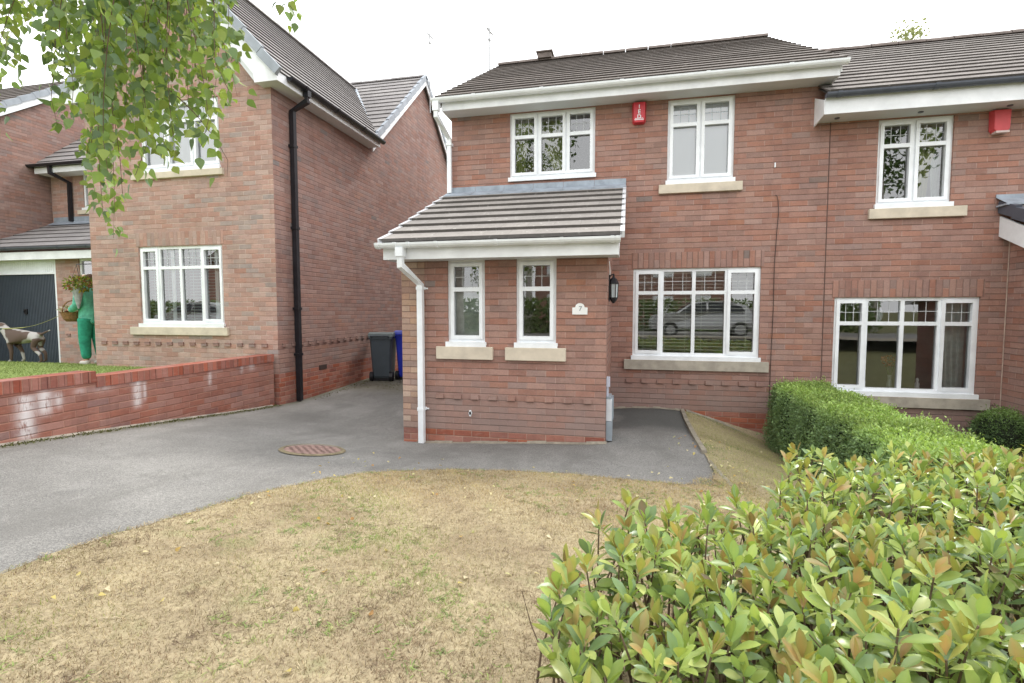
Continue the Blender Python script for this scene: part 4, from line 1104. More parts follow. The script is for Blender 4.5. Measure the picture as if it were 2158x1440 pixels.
# ================================================================== wheelie bins
def bin_(x, y, rot, body, lidc, label, hgt=1.0, w=.47, d=.52):
    zz = float(ground_z(x, y))
    b = thing('wheelie_bin', (x, y, zz), label, 'bin', 'wheelie bins between the houses')
    mat = simple(label[:9].replace(' ', '_') + '_bin_plastic', body, .45, var=.12, scale=4); mat2 = simple(label[:9].replace(' ', '_') + '_lid_plastic', lidc, .45, var=.12, scale=5)
    def loc(m):
        R_ = Matrix.Rotation(rot, 3, 'Z'); m.v = [tuple(R_ @ Vector(p) + Vector((x, y, zz))) for p in m.v]; return m
    h = hgt; m = MB()
    lv = [(.06, .36 / .48, .34 / .52), (.10, .78, .74), (h * .80, .93, .93), (h * .86, .96, .96)]
    rings = []
    for z, a, c in lv:
        wx, dy = w / 2 * a, d / 2 * c; ch = .03
        rings.append([(-wx + ch, -dy, z), (wx - ch, -dy, z), (wx, -dy + ch, z), (wx, dy - ch, z), (wx - ch, dy, z), (-wx + ch, dy, z), (-wx, dy - ch, z), (-wx, -dy + ch, z)])
    for A_, B_ in zip(rings[:-1], rings[1:]):
        for i in range(8): j = (i + 1) % 8; m.face([A_[i], A_[j], B_[j], B_[i]])
    m.face(rings[0][::-1]); m.face(rings[-1])
    loc(m).build('body', mat, b)
    m = MB(); m.box(-w / 2 - .005, w / 2 + .005, -d / 2 - .01, d / 2, h * .855, h * .90); loc(m).build('rim', mat, b, bevel=.008)
    m = MB()
    m.prism([(-d / 2 - .035, h * .902), (-d / 2 - .03, h * .945), (-d / 4, h * .985), (d / 4, h * 1.0), (d / 2 - .02, h * .975), (d / 2, h * .902)], 'x', -w / 2 - .02, w / 2 + .02)
    loc(m).build('lid', mat2, b, bevel=.012)
    m = MB(); m.tube([(-w / 2 + .05, d / 2 + .05, h * .93), (w / 2 - .05, d / 2 + .05, h * .93)], .014, 8); m.rtube([(-w / 2 + .06, d / 2 - .02, h * .90), (-w / 2 + .06, d / 2 + .055, h * .93)], .02, .03); m.rtube([(w / 2 - .06, d / 2 - .02, h * .90), (w / 2 - .06, d / 2 + .055, h * .93)], .02, .03)
    loc(m).build('handle', mat, b)
    m = MB(); m.box(-w / 2 + .06, w / 2 - .06, -d / 2 + .09, d / 2 - .1, .0, .07); loc(m).build('foot', M['black'], b)
    for s in (-1, 1):
        m = MB(); c0, c1 = s * (w / 2 - .07), s * (w / 2 + .0)
        ring = [(d / 2 - .10 + .095 * math.cos(2 * math.pi * i / 16), .095 + .095 * math.sin(2 * math.pi * i / 16)) for i in range(16)]
        m.prism(ring, 'x', c0, c1); loc(m).build('wheel', M['black'], b)
    return b
bin_(-4.92, 9.70, math.radians(12 + 180), (.062, .080, .098), (.14, .17, .175), 'dark grey wheelie bin standing against the side wall of the left house')
bin_(-4.47, 9.98, math.radians(5 + 180), (.015, .03, .42), (.09, .11, .42), 'blue wheelie bin half hidden behind the corner of the extension', 1.03)

# ================================================================== figures on the lawn of the left house
def skin(name, verts, edges, radii, mat, parent, org=None, sub=2, roots=(0,)):
    o0 = Vector(root_origin(parent)) if parent is not None else Vector(org)
    me = bpy.data.meshes.new(name); me.from_pydata([tuple(Vector(v) - o0) for v in verts], edges, [])
    ob = bpy.data.objects.new(name, me); COL.objects.link(ob)
    if parent is not None: ob.parent = parent
    else: ob.location = o0
    md = ob.modifiers.new('skin', 'SKIN'); md.use_smooth_shade = True
    if not me.skin_vertices: return ob
    for i, r in enumerate(radii):
        me.skin_vertices[0].data[i].radius = r if hasattr(r, '__len__') else (r, r)
    for i in roots: me.skin_vertices[0].data[i].use_root = True
    sb = ob.modifiers.new('subdivision', 'SUBSURF'); sb.levels = sub; sb.render_levels = sub
    me.materials.append(mat)
    return ob
px_, py_ = -9.72, 7.5; pz = float(yard_z(px_, py_))
def Q(f, s, z): return (px_ - f, py_ + s, pz + z)          # f: forward (to the left of the picture), s: away from the camera
M['skinn'] = simple('skin', (.48, .27, .19), .6, var=.08); M['hood'] = simple('mint_green_fleece', (.13, .47, .35), .95, var=.35, scale=11, bump=.8)
M['trs'] = simple('green_jogging_cloth', (.03, .28, .18), .95, var=.4, scale=9, bump=.8); M['shoe'] = simple('pale_trainer', (.55, .52, .48), .7, var=.2); M['hair'] = simple('brown_hair', (.10, .06, .035), .8, var=.3, scale=30)
bv = [Q(0, 0, .93), Q(.0, 0, 1.18), Q(-.01, 0, 1.38), Q(.0, 0, 1.47), Q(.02, 0, 1.53), Q(.035, 0, 1.61), Q(.03, 0, 1.68),
      Q(0, -.18, 1.37), Q(-.02, -.22, 1.10), Q(.20, -.17, 1.02), Q(.29, -.13, 1.02), Q(.36, -.12, 1.01),
      Q(0, .18, 1.37), Q(-.02, .22, 1.10), Q(.20, .17, 1.02), Q(.29, .13, 1.02), Q(.36, .12, 1.01),
      Q(0, -.09, .88), Q(.02, -.10, .48), Q(-.01, -.10, .09), Q(.14, -.10, .04), Q(0, .09, .88), Q(-.04, .10, .48), Q(-.10, .10, .09), Q(.05, .10, .04), Q(.125, 0, 1.60)]
be = [(0, 1), (1, 2), (2, 3), (3, 4), (4, 5), (5, 6), (2, 7), (7, 8), (8, 9), (9, 10), (10, 11), (2, 12), (12, 13), (13, 14), (14, 15), (15, 16), (0, 17), (17, 18), (18, 19), (19, 20), (0, 21), (21, 22), (22, 23), (23, 24), (5, 25)]
br = [(.13, .11), (.12, .10), (.14, .10), .055, .06, .098, .075, .055, .042, .035, .03, .02, .055, .042, .035, .03, .02, .085, .06, .04, .03, .085, .06, .04, .03, .022]
person = skin('person', bv, be, br, M['skinn'], None, org=(px_, py_, pz))
tag(person, 'person in a mint hooded top and green jogging trousers, head hidden behind the hanging basket', 'person')
skin('hooded_top', [Q(0, 0, .72), Q(0, 0, 1.10), Q(-.01, 0, 1.36), Q(-.03, 0, 1.47), Q(0, -.18, 1.37), Q(-.03, -.23, 1.11), Q(.16, -.185, 1.03), Q(.25, -.145, 1.02), Q(0, .18, 1.37), Q(-.03, .23, 1.11), Q(.16, .185, 1.03), Q(.25, .145, 1.02)],
     [(0, 1), (1, 2), (2, 3), (2, 4), (4, 5), (5, 6), (6, 7), (2, 8), (8, 9), (9, 10), (10, 11)], [(.185, .175), (.18, .165), (.18, .14), (.11, .09), .085, .075, .062, .055, .085, .075, .062, .055], M['hood'], person)
skin('trousers', [Q(0, 0, .98), Q(.0, -.09, .80), Q(.02, -.10, .48), Q(-.01, -.10, .10), Q(0, .09, .80), Q(-.04, .10, .48), Q(-.10, .10, .10)], [(0, 1), (1, 2), (2, 3), (0, 4), (4, 5), (5, 6)], [(.165, .14), .12, .10, .075, .12, .10, .075], M['trs'], person)
for f, s in ((.0, -.10), (-.09, .10)):
    skin('shoe', [Q(f - .06, s, .05), Q(f + .04, s, .05), Q(f + .15, s, .035)], [(0, 1), (1, 2)], [.05, .05, .036], M['shoe'], person)
skin('hair', [Q(.0, 0, 1.66), Q(-.045, 0, 1.61), Q(-.05, 0, 1.53)], [(0, 1), (1, 2)], [(.105, .085), (.095, .08), (.08, .07)], M['hair'], person)
for s in (-1, 1):
    for k in range(4): skin('finger', [Q(.355, s * .12 + (k - 1.5) * .018, 1.015), Q(.395, s * .115 + (k - 1.5) * .018, 1.0), Q(.41 - k * .003, s * .11 + (k - 1.5) * .018, .965)], [(0, 1), (1, 2)], [.0095, .009, .008], M['skinn'], person, sub=1)
    skin('thumb', [Q(.33, s * .085, 1.03), Q(.37, s * .07, 1.035), Q(.40, s * .065, 1.02)], [(0, 1), (1, 2)], [.011, .010, .008], M['skinn'], person, sub=1)
M['wicker'] = simple('brown_wicker', (.24, .125, .05), .8, var=.4, scale=40, bump=.5); M['leaf'] = leaf_mat('leaf', .45, .35)
def leafball(name, c, rad, n, L, cols, parent, squash=1.0, jit=.25, droop=0.0):
    u = rand_unit(n); r = RNG.random(n) ** .4
    p = np.array(c) + u * r[:, None] * np.array(rad) * np.array([1, 1, squash])
    a = unit(u + RNG.normal(size=(n, 3)) * .7 + np.array([0, 0, -droop])); nr = rand_unit(n)
    V, F, ix = leaves(p, a, nr, np.full(n, L) * RNG.uniform(.6, 1.3, n), np.full(n, L * .5) * RNG.uniform(.7, 1.2, n), [(0, .05), (.4, 1), (.75, .75), (1, .02)])
    cc = np.array(cols)[RNG.integers(0, len(cols), n)] * RNG.uniform(.6, 1.2, (n, 1))
    return np_mesh(name, V, F, M['leaf'], parent, cc[ix])
# basket on the person's arms
bk = thing('wicker_basket', Q(.42, -.02, .84), 'brown wicker basket of white flowers held in front of the person in green', 'basket')
m = MB(); bc = Q(.40, 0, .80); m.lathe(bc, [(.10, 0), (.145, .05), (.185, .17), (.195, .18), (.18, .175), (.13, .06)], 18); m.build('bowl', M['wicker'], bk)
m = MB(); m.tube([(bc[0], bc[1] + .185 * math.cos(a), bc[2] + .17 + .22 * math.sin(a)) for a in [math.pi * k / 12 for k in range(13)]], .012, 6); m.build('handle', M['wicker'], bk)
leafball('flowers', Q(.46, -.02, 1.02), (.15, .14, .08), 110, .06, [(.75, .74, .70), (.8, .78, .7), (.7, .6, .45), (.2, .28, .1)], bk)
# flower basket hung from the corner of the wing
hb = thing('hanging_basket', (-9.47, 7.12, .02), 'green hanging flower basket in a grey cone on the left house corner', 'hanging basket')
m = MB(); m.lathe((-9.47, 7.12, .02), [(.012, 0), (.04, .12), (.075, .28), (.095, .36), (.09, .37)], 14); m.build('cone', simple('grey_basket_liner', (.34, .36, .36), .9, var=.3, scale=20), hb)
m = MB(); m.rtube([(-8.9, 7.12, .80), (-9.47, 7.12, .80)], .015, .015); m.rtube([(-8.905, 7.12, .55), (-8.905, 7.12, .85)], .03, .012)
for a in (0, 2.1, 4.2): m.tube([(-9.47, 7.12, .79), (-9.47 + .12 * math.cos(a), 7.12 + .12 * math.sin(a), .38)], .003, 4)
m.build('bracket', M['black'], hb)
leafball('flowers', (-9.42, 7.12, .46), (.24, .19, .14), 520, .055, [(.16, .24, .03), (.22, .30, .04), (.12, .18, .03), (.42, .36, .05), (.30, .12, .06)], hb)
# dog
M['dogfur'] = (lambda t: t.done(t.bsdf(t.mix(t.sstep(t.noise(t.mapv(t.pos(), (1, 1, 1), (.33, .1, .2)), 4.2, 1, .4), .44, .50), (.40, .38, .36), (.10, .065, .05)), .85, t.bump(t.noise(t.pos(), 60), .3, .004)).outputs[0]))(NT('white_fur_with_brown_patches'))
dy = 7.55; dz = float(yard_z(-11.3, dy))
def D(x, s, z): return (x, dy + s, dz + z)
dv_ = [D(-11.50, 0, .50), D(-11.30, 0, .52), D(-11.12, 0, .53), D(-11.72, 0, .52), D(-11.86, 0, .60), D(-11.99, 0, .72), D(-12.08, 0, .76), D(-12.2, 0, .71), D(-12.27, 0, .69),
       D(-11.05, -.07, .43), D(-11.10, -.08, .30), D(-10.93, -.08, .18), D(-10.90, -.08, .05), D(-10.97, -.08, .025), D(-11.08, .07, .43), D(-11.16, .08, .30), D(-11.02, .08, .18), D(-11.02, .08, .05), D(-11.09, .08, .025),
       D(-11.70, -.07, .38), D(-11.66, -.07, .22), D(-11.68, -.07, .05), D(-11.74, -.07, .025), D(-11.72, .07, .38), D(-11.60, .07, .22), D(-11.56, .07, .05), D(-11.62, .07, .025),
       D(-10.98, 0, .56), D(-10.88, 0, .60), D(-10.76, 0, .64), D(-12.05, -.08, .70), D(-12.03, -.09, .60), D(-12.05, .08, .70), D(-12.03, .09, .60)]
de = [(0, 1), (1, 2), (0, 3), (3, 4), (4, 5), (5, 6), (6, 7), (7, 8), (2, 9), (9, 10), (10, 11), (11, 12), (12, 13), (2, 14), (14, 15), (15, 16), (16, 17), (17, 18), (3, 19), (19, 20), (20, 21), (21, 22), (3, 23), (23, 24), (24, 25), (25, 26), (2, 27), (27, 28), (28, 29), (6, 30), (30, 31), (6, 32), (32, 33)]
dr = [(.115, .13), (.095, .10), (.10, .10), (.12, .14), (.085, .09), .07, .075, .045, .032, .06, .045, .03, .022, .022, .06, .045, .03, .022, .022, .05, .032, .022, .024, .05, .032, .022, .024, .022, .018, .01, .025, .02, .025, .02]
dog = skin('dog', dv_, de, dr, M['dogfur'], None, org=(-11.4, dy, dz))
tag(dog, 'white dog with dark brown patches standing in front of the garage door', 'dog')
m = MB(); m.lathe(D(-11.92, 0, .64), [(.085, 0), (.088, .015), (.085, .03)], 14); m.build('collar', simple('dark_green_collar', (.02, .06, .03), .6), dog)
m = MB(); A0 = Vector(D(-11.88, -.06, .66)); B0 = Vector(Q(.36, -.10, 1.0))
m.tube([A0.lerp(B0, t) - Vector((0, 0, .10 * math.sin(math.pi * t))) for t in [k / 10 for k in range(11)]], [.010] * 4 + [.0035] * 7, 5)
tag(m.build('dog_lead', simple('yellow_green_webbing', (.30, .30, .10), .8), org=tuple(A0)), 'thin yellow green lead running from the dog to the person', 'dog lead')
pt = thing('garden_pot', (-12.28, 7.35, float(yard_z(-12.28, 7.35))), 'rounded dark green pot at the far left edge of the lawn', 'pot'); pzz = float(yard_z(-12.28, 7.35))
m = MB(); m.lathe((-12.28, 7.35, pzz), [(.12, 0), (.22, .12), (.25, .24), (.21, .36), (.19, .40), (.215, .42), (.17, .41)], 18); m.build('body', simple('dark_green_glaze', (.01, .065, .035), .3, var=.3), pt)
m = MB(); m.lathe((-12.28, 7.35, pzz + .20), [(.249, 0), (.253, .02), (.247, .045)], 18); m.build('band', simple('olive_band', (.34, .36, .12), .5), pt)

# ================================================================== ornaments on the right house's window board
def ornament(x, z, h, label, col=(.75, .74, .72)):
    o = MB(); y = FY + .18
    o.lathe((x, y, z), [(.03, 0), (.034, .02), (.026, h * .35), (.03, h * .5), (.014, h * .68), (.020, h * .82), (.014, h * .97), (.004, h)], 10)
    return tag(o.build('figurine', simple('white_porcelain', col, .3), org=(x, y, z), smooth=True), label, 'figurine', 'white figurines on the window board')
ornament(3.19, -1.085, .20, 'leftmost white figurine behind the lower window of the right house')
ornament(3.83, -1.085, .17, 'white figurine standing in the third pane of the right house lower window')
vs = thing('flower_vase', (3.51, FY + .2, -1.085), 'glass vase of orange flowers behind the lower right hand window', 'vase', None)
m = MB(); m.lathe((3.51, FY + .2, -1.085), [(.03, 0), (.035, .06), (.022, .14), (.03, .20)], 12); m.build('vase', simple('pale_glass_vase', (.5, .52, .5), .15), vs)
m = MB(); 
for a in (-.06, -.02, .03, .06): m.tube([(3.51, FY + .2, -.95), (3.51 + a, FY + .2, -.72)], .004, 4)
m.build('stems', simple('green_stem', (.1, .2, .05), .7), vs)
leafball('flowers', (3.50, FY + .2, -.70), (.10, .06, .06), 90, .05, [(.65, .2, .08), (.7, .3, .15), (.6, .15, .08)], vs)
m = MB(); m.lathe((3.32, FY + .1, -.16), [(.003, 0), (.03, .05), (.035, .10), (.02, .16), (.003, .2)], 10, sy=.3); m.tube([(3.32, FY + .1, .04), (3.32, FY + .1, .11)], .002, 4)
tag(m.build('suncatcher', simple('pale_suncatcher', (.5, .52, .6), .3), org=(3.32, FY + .1, -.1)), 'pale teardrop ornament hanging in the top of the lower right hand window', 'ornament')
# ================================================================== clipped hedge and round bush
def clipped(name, org, label, cat, boxf, npts, L, cols_top, cols_side, core):
    """boxf(n) -> points and outward normals on the clipped surface"""
    r = thing(name, org, label, cat)
    P, Nn = boxf(npts)
    bump_ = .05 * patch(P[:, 0] * 1.0 + P[:, 2], P[:, 1] - P[:, 2] * .7, 5.0) + RNG.normal(size=len(P)) * .016
    P = P + Nn * bump_[:, None] - Nn * (RNG.random(len(P)) ** 2 * .07)[:, None]
    kp = patch(P[:, 0] * 2 + P[:, 2] * 3, P[:, 1] * 2 - P[:, 2] * 2, 2.6, 4.0) + RNG.normal(size=len(P)) * .12 > -.86      # thin spots
    P, Nn = P[kp], Nn[kp]
    ks = int(len(P) * .018); st_ = RNG.integers(0, len(P), ks)                        # stray shoots
    P = np.concatenate([P] + [P[st_] + Nn[st_] * e_ + RNG.normal(size=(ks, 3)) * .006 for e_ in (.03, .05, .07)]); Nn = np.concatenate([Nn] + [Nn[st_]] * 3)
    a = unit(Nn * .7 + rand_unit(len(P)) * .9 + np.array([0, 0, .35])); nr = unit(Nn + rand_unit(len(P)) * .8)
    n = len(P); sc = RNG.uniform(.6, 1.25, n)
    V, F, ix = leaves(P, a, nr, L * sc, L * .5 * sc, [(0, .1), (.5, 1), (1, .05)], .3, .1)
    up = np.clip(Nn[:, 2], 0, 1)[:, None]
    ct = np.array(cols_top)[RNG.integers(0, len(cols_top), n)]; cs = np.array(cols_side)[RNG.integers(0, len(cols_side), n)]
    c = (ct * up + cs * (1 - up)) * RNG.uniform(.65, 1.2, (n, 1)) * (1 + .25 * patch(P[:, 0] + P[:, 2], P[:, 1], 3.0))[:, None]  # light from above painted in: top leaves paler than side leaves
    np_mesh('foliage', V, F, M['leaf'], r, c[ix])
    core(r)
    return r
HX0, HX1, HY0, HY1, HZ = 1.86, 2.55, 3.3, 7.35, -.955
def hedge_pts(n):
    k = n // 10
    w = [('l', .36), ('t', .36), ('r', .12), ('e', .16)]
    P, Nn = [], []
    for s, f in w:
        m_ = int(n * f); u = RNG.random(m_); v = RNG.random(m_)
        y = HY0 + (HY1 - HY0) * u
        if s == 'l': x = np.full(m_, HX0); gzv = gz(x, y) + .02; z = gzv + (HZ - gzv) * v; nn = (-1, 0, 0)
        if s == 'r': x = np.full(m_, HX1); gzv = gz(x, y) + .02; z = gzv + (HZ - gzv) * v; nn = (1, 0, 0)
        if s == 't': x = HX0 + (HX1 - HX0) * v; z = np.full(m_, HZ); nn = (0, 0, 1)
        if s == 'e': x = HX0 + (HX1 - HX0) * v; y = np.where(RNG.random(m_) < .75, HY1, HY0); g_ = gz(x, y) + .02; z = g_ + (HZ - g_) * u; nn = (0, 1, 0)
        p = np.stack([x, y, z], 1); q = np.tile(np.array(nn, float), (m_, 1))
        if s == 'e': q[:, 1] = np.where(y > 5, 1, -1)
        P.append(p); Nn.append(q)
    P = np.concatenate(P); Nn = np.concatenate(Nn)
    # rounded shoulders
    cx = np.clip(P[:, 0], HX0 + .14, HX1 - .14); cy = np.clip(P[:, 1], HY0 + .14, HY1 - .16); cz = np.minimum(P[:, 2], HZ - .13)
    C = np.stack([cx, cy, cz], 1); d = P - C; ln = np.linalg.norm(d, axis=1, keepdims=True)
    dirn = d / np.maximum(ln, 1e-6)
    return C + dirn * np.minimum(ln, .15), unit(dirn + Nn * .25)
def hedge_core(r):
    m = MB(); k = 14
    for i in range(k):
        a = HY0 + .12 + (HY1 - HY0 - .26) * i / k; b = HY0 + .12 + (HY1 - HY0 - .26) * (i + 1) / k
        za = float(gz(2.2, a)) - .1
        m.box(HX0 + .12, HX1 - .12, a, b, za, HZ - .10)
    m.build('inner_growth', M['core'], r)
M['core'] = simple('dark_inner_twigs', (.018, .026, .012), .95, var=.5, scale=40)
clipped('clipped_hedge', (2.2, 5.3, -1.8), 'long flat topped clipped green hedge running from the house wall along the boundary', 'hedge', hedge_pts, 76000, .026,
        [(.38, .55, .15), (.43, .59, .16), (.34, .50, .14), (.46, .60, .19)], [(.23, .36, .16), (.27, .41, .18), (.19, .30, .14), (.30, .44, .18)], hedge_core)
BC = np.array([4.40, 7.18, -1.47]); BR = np.array([.265, .25, .27])
def bush_pts(n):
    u = rand_unit(n); u = u[u[:, 2] > -.75]; s = np.sign(u) * np.abs(u) ** .8
    return BC + unit(s) * BR, u
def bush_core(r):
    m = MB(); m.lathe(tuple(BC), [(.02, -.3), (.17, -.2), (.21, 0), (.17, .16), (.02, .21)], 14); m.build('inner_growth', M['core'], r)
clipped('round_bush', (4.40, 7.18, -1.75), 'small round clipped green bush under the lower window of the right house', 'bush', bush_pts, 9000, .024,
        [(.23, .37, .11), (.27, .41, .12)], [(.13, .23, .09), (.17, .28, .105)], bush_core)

# ================================================================== loose broad-leaved shrub in the foreground
SH = [(-.12, .95), (-.20, 1.35), (-.19, 1.6), (.05, 1.95), (.28, 2.2), (.62, 2.44), (.78, 2.75), (.94, 3.15), (1.5, 3.42), (2.5, 3.6), (3.7, 3.8), (3.4, 1.6), (1.7, .86), (.9, .90), (.2, .92)]
def shoots(n, mind):
    P = []; tries = 0
    while len(P) < n and tries < 60000:
        tries += 1
        x, y = RNG.uniform(-.4, 3.7), RNG.uniform(.8, 3.8)
        if not in_poly(np.array([x]), np.array([y]), SH)[0]: continue
        dd = math.hypot(x, y)
        md = mind * (.75 + .16 * dd)
        if all((x - a) ** 2 + (y - b) ** 2 > md * md for a, b in P): P.append((x, y))
    return np.array(P)
sp = shoots(980, .0585)
ns = len(sp)
edge = np.array([min(math.hypot(x - a, y - b) for a, b in SH) for x, y in sp])
top = -.872 + .075 * RNG.normal(size=ns) * .6 + .03 * patch(sp[:, 0], sp[:, 1], 4.0)
top = np.where(sp[:, 1] < 1.15, top - .06, top) + .095 * np.exp(-((sp[:, 0] + .12) ** 2 + (sp[:, 1] - 1.7) ** 2) / .16)
tall = RNG.random(ns) < .07; top = np.where(tall, top + .085, top)
shrub = thing('broadleaved_shrub', (1.3, 2.3, -1.5), 'loose foreground shrub with glossy yellow green leaves and bronze new tips', 'shrub')
C_, A_, N_, L_, W_, K_, CV = [], [], [], [], [], [], []
OLD = [(.25, .36, .11), (.31, .43, .12), (.38, .49, .14), (.48, .56, .21), (.24, .36, .18)]
NEW = [(.41, .30, .12), (.43, .27, .14), (.40, .39, .12), (.50, .38, .19), (.38, .37, .12)]
stems = MB()
M['stem'] = simple('brown_woody_stem', (.15, .105, .07), .85, var=.35, scale=30)
for i in range(ns):
    x, y = sp[i]; z = top[i]
    tilt = np.array([RNG.normal() * .22, RNG.normal() * .22, 1.0])
    ex = np.array([x - 1.2, y - 2.2]); tilt[:2] += .10 * ex / (np.linalg.norm(ex) + .3)
    ax = tilt / np.linalg.norm(tilt); tip = np.array([x, y, z])
    s1 = np.cross(ax, [1, .3, 0]); s1 /= np.linalg.norm(s1); s2 = np.cross(ax, s1)
    bronze = RNG.random() < .5
    k = int(RNG.integers(8, 12)); ph = RNG.random() * 6.28
    for j in range(k):                       # terminal rosette
        f = j / (k - 1)                      # 0 outer/lower .. 1 inner/upper
        phi_ = ph + j * 2.4
        ang = math.radians(66 - 52 * f + RNG.normal() * 10)
        rad = s1 * math.cos(phi_) + s2 * math.sin(phi_)
        d = ax * math.cos(ang) + rad * math.sin(ang)
        C_.append(tip - ax * (.06 * (1 - f)) + rad * .004); A_.append(d); N_.append(ax * math.sin(ang) - rad * math.cos(ang) + RNG.normal(size=3) * .25)
        ln = RNG.uniform(.056, .094) * (1 - .22 * f); L_.append(ln); W_.append(ln * RNG.uniform(.36, .48)); CV.append(RNG.uniform(-.02, .35) * (1 - .6 * f))
        if bronze and f > .5 and RNG.random() < .8: c = NEW[RNG.integers(0, 5)]
        else: c = OLD[RNG.integers(0, 5)]
        if RNG.random() < .018: c = (.55, .40, .18)
        if RNG.random() < .03: c = (.20, .13, .07)
        K_.append(np.array(c) * RNG.uniform(.75, 1.25))
    dens = 8 if sp[i][1] > 1.3 else 4
    for j in range(int(RNG.integers(dens - 2, dens + 3))):                # older leaves lower on the stem
        h = RNG.uniform(.06, .30) if sp[i][1] > 1.3 else RNG.uniform(.06, .2)
        phi_ = RNG.random() * 6.28; rad = s1 * math.cos(phi_) + s2 * math.sin(phi_); ang = math.radians(RNG.uniform(55, 95))
        d = ax * math.cos(ang) + rad * math.sin(ang)
        C_.append(tip - ax * h); A_.append(d); N_.append(ax * math.sin(ang) - rad * math.cos(ang) + RNG.normal(size=3) * .35)
        ln = RNG.uniform(.04, .078); L_.append(ln); W_.append(ln * RNG.uniform(.36, .48)); CV.append(RNG.uniform(0, .4))
        K_.append(np.array(OLD[RNG.integers(0, 5)]) * RNG.uniform(.6, 1.0))
    g0 = float(gz(x, y)); bx, by = x - tilt[0] * .25 + RNG.normal() * .05, y - tilt[1] * .25 + RNG.normal() * .05
    midp = ((x + bx) / 2 + RNG.normal() * .02, (y + by) / 2 + RNG.normal() * .02, (z + g0) / 2)
    stems.tube([(bx, by, g0 - .02), midp, tuple(tip - ax * .02)], [.0055, .004, .0026], 5)
    if RNG.random() < .5:
        q = np.array(midp); e_ = q + np.array([RNG.normal() * .07, RNG.normal() * .07, .16]); stems.tube([tuple(q), tuple((q + e_) / 2 + RNG.normal(size=3) * .01), tuple(e_)], [.003, .0025, .0018], 4)
V, F_, ix = leaves(np.array(C_), np.array(A_), np.array(N_), np.array(L_), np.array(W_), [(0, .10), (.17, .42), (.42, .90), (.63, 1.0), (.85, .66), (1, .05)], .28, np.array(CV))
M['gloss_leaf'] = leaf_mat('glossy_shrub_leaf', .30, .32, .5)
kc = np.array(K_)[ix].reshape(-1, 6, 3, 3); lum = kc.mean(3, keepdims=True)
kc[:, :, 1] = kc[:, :, 1] * np.array([1.12, 1.06, .95])                                    # midrib
gr_ = np.array([.24, .34, .085]) * (lum / .24)
isb = (kc[:, :1, :1, 0] > kc[:, :1, :1, 1] * .93)[..., None]
edge_w = np.array([.05, .15, .25, .40, .50, .55])[None, :, None, None] * np.array([1.0, .25, 1.0])[None, None, :, None]
kc = np.where(isb, kc * (1 - edge_w) + gr_ * edge_w, kc)                                   # bronze leaves turn green towards the rim and tip
np_mesh('foliage', V, F_, M['gloss_leaf'], shrub, kc.reshape(-1, 3), smooth=True)
stems.build('stems', M['stem'], shrub)

# ================================================================== birch overhanging from the left
STRANDS = [(-2.66,1.79,1.51,-2.8,1.86,1.17), (-3.01,2.22,1.97,-3.19,2.22,1.55), (-2.71,1.93,1.6,-2.71,1.97,1.15), (-2.82,2.2,1.93,-3.01,2.2,1.38), (-2.66,2.07,1.81,-2.46,1.86,0.87), (-3.16,2.37,2.06,-2.87,2.24,0.83), (-2.68,1.91,1.65,-2.69,1.97,0.89), (-2.76,2.35,1.97,-2.86,2.27,0.61), (-2.95,2.52,2.19,-2.74,2.26,0.39), (-2.56,2.08,1.77,-2.48,2,0.47), (-2.05,1.74,1.5,-2.11,1.79,0.48), (-2.04,1.85,1.48,-1.97,1.73,0.55), (-2.27,2.02,1.76,-2.26,2.03,0.73), (-2.23,2.01,1.68,-2.16,2.01,0.78), (-2.12,2.1,1.67,-2.08,1.97,0.66), (-2.51,2.34,1.82,-2.41,2.36,0.85), (-2.23,2.33,1.81,-2.24,2.29,0.93), (-1.94,2.05,1.55,-1.8,1.89,0.7), (-2.42,2.68,2.18,-2.23,2.41,1.04), (-1.87,1.97,1.66,-1.59,1.82,0.89), (-1.94,2.3,1.83,-1.81,2.11,1.17), (-1.83,1.94,1.54,-1.72,2.02,0.96), (-1.75,1.97,1.53,-1.87,2.07,1.11), (-1.92,2.39,1.76,-1.67,2.38,1.46), (-2.37,2.38,2.03,-2.27,2.3,1.08), (-2.06,1.96,1.51,-1.99,1.91,0.86), (-2.06,2,1.69,-2.08,1.89,0.83), (-2.07,1.69,1.38,-2.05,1.71,0.68), (-2.1,1.78,1.43,-2.29,1.83,0.84), (-2.98,2.34,2.1,-2.95,2.28,1.21), (-2.77,2.51,2.13,-2.64,2.33,1.17), (-2.33,2.31,1.81,-2.02,2.13,1.08), (-3.5,2.36,2.11,-3.27,2.21,1.63), (-3.37,2.28,2.04,-3.25,2.14,1.4), (-3.46,2.43,2.01,-3.34,2.17,1.26), (-3.16,2.01,1.88,-3.17,2.05,0.96), (-2.35,2.41,1.84,-2.44,2.44,1.4), (-2.56,2.41,2.02,-2.35,2.18,1.27), (-2.18,1.74,1.54,-2.18,1.86,1.11), (-2.59,2.55,2.14,-2.2,2.42,1.47), (-2.75,2.26,1.98,-2.8,2.28,1.32), (-2.98,2.28,2.03,-2.73,2.13,1.34), (-2.08,1.98,1.53,-2.18,2.07,1.07), (-2.58,2.23,1.93,-2.45,2.1,0.97), (-2.48,1.83,1.62,-2.36,1.77,1.24), (-1.9,1.66,1.43,-2.06,1.69,0.56), (-2.61,2.05,1.8,-2.57,2.03,0.84), (-1.89,1.86,1.59,-1.96,1.91,0.76), (-2.05,1.9,1.62,-2,1.82,1.18), (-2.59,2.57,2.03,-2.3,2.4,1.42), (-3.04,2.13,1.93,-3.06,2.18,1.56), (-2.42,1.85,1.55,-2.33,1.77,1.06), (-2.49,2.38,1.83,-2.54,2.35,1.11), (-2.46,2.16,1.83,-2.38,2.07,0.82), (-2.19,1.77,1.55,-2.11,1.75,0.87), (-2.09,1.96,1.08,-1.77,2,0.6)]
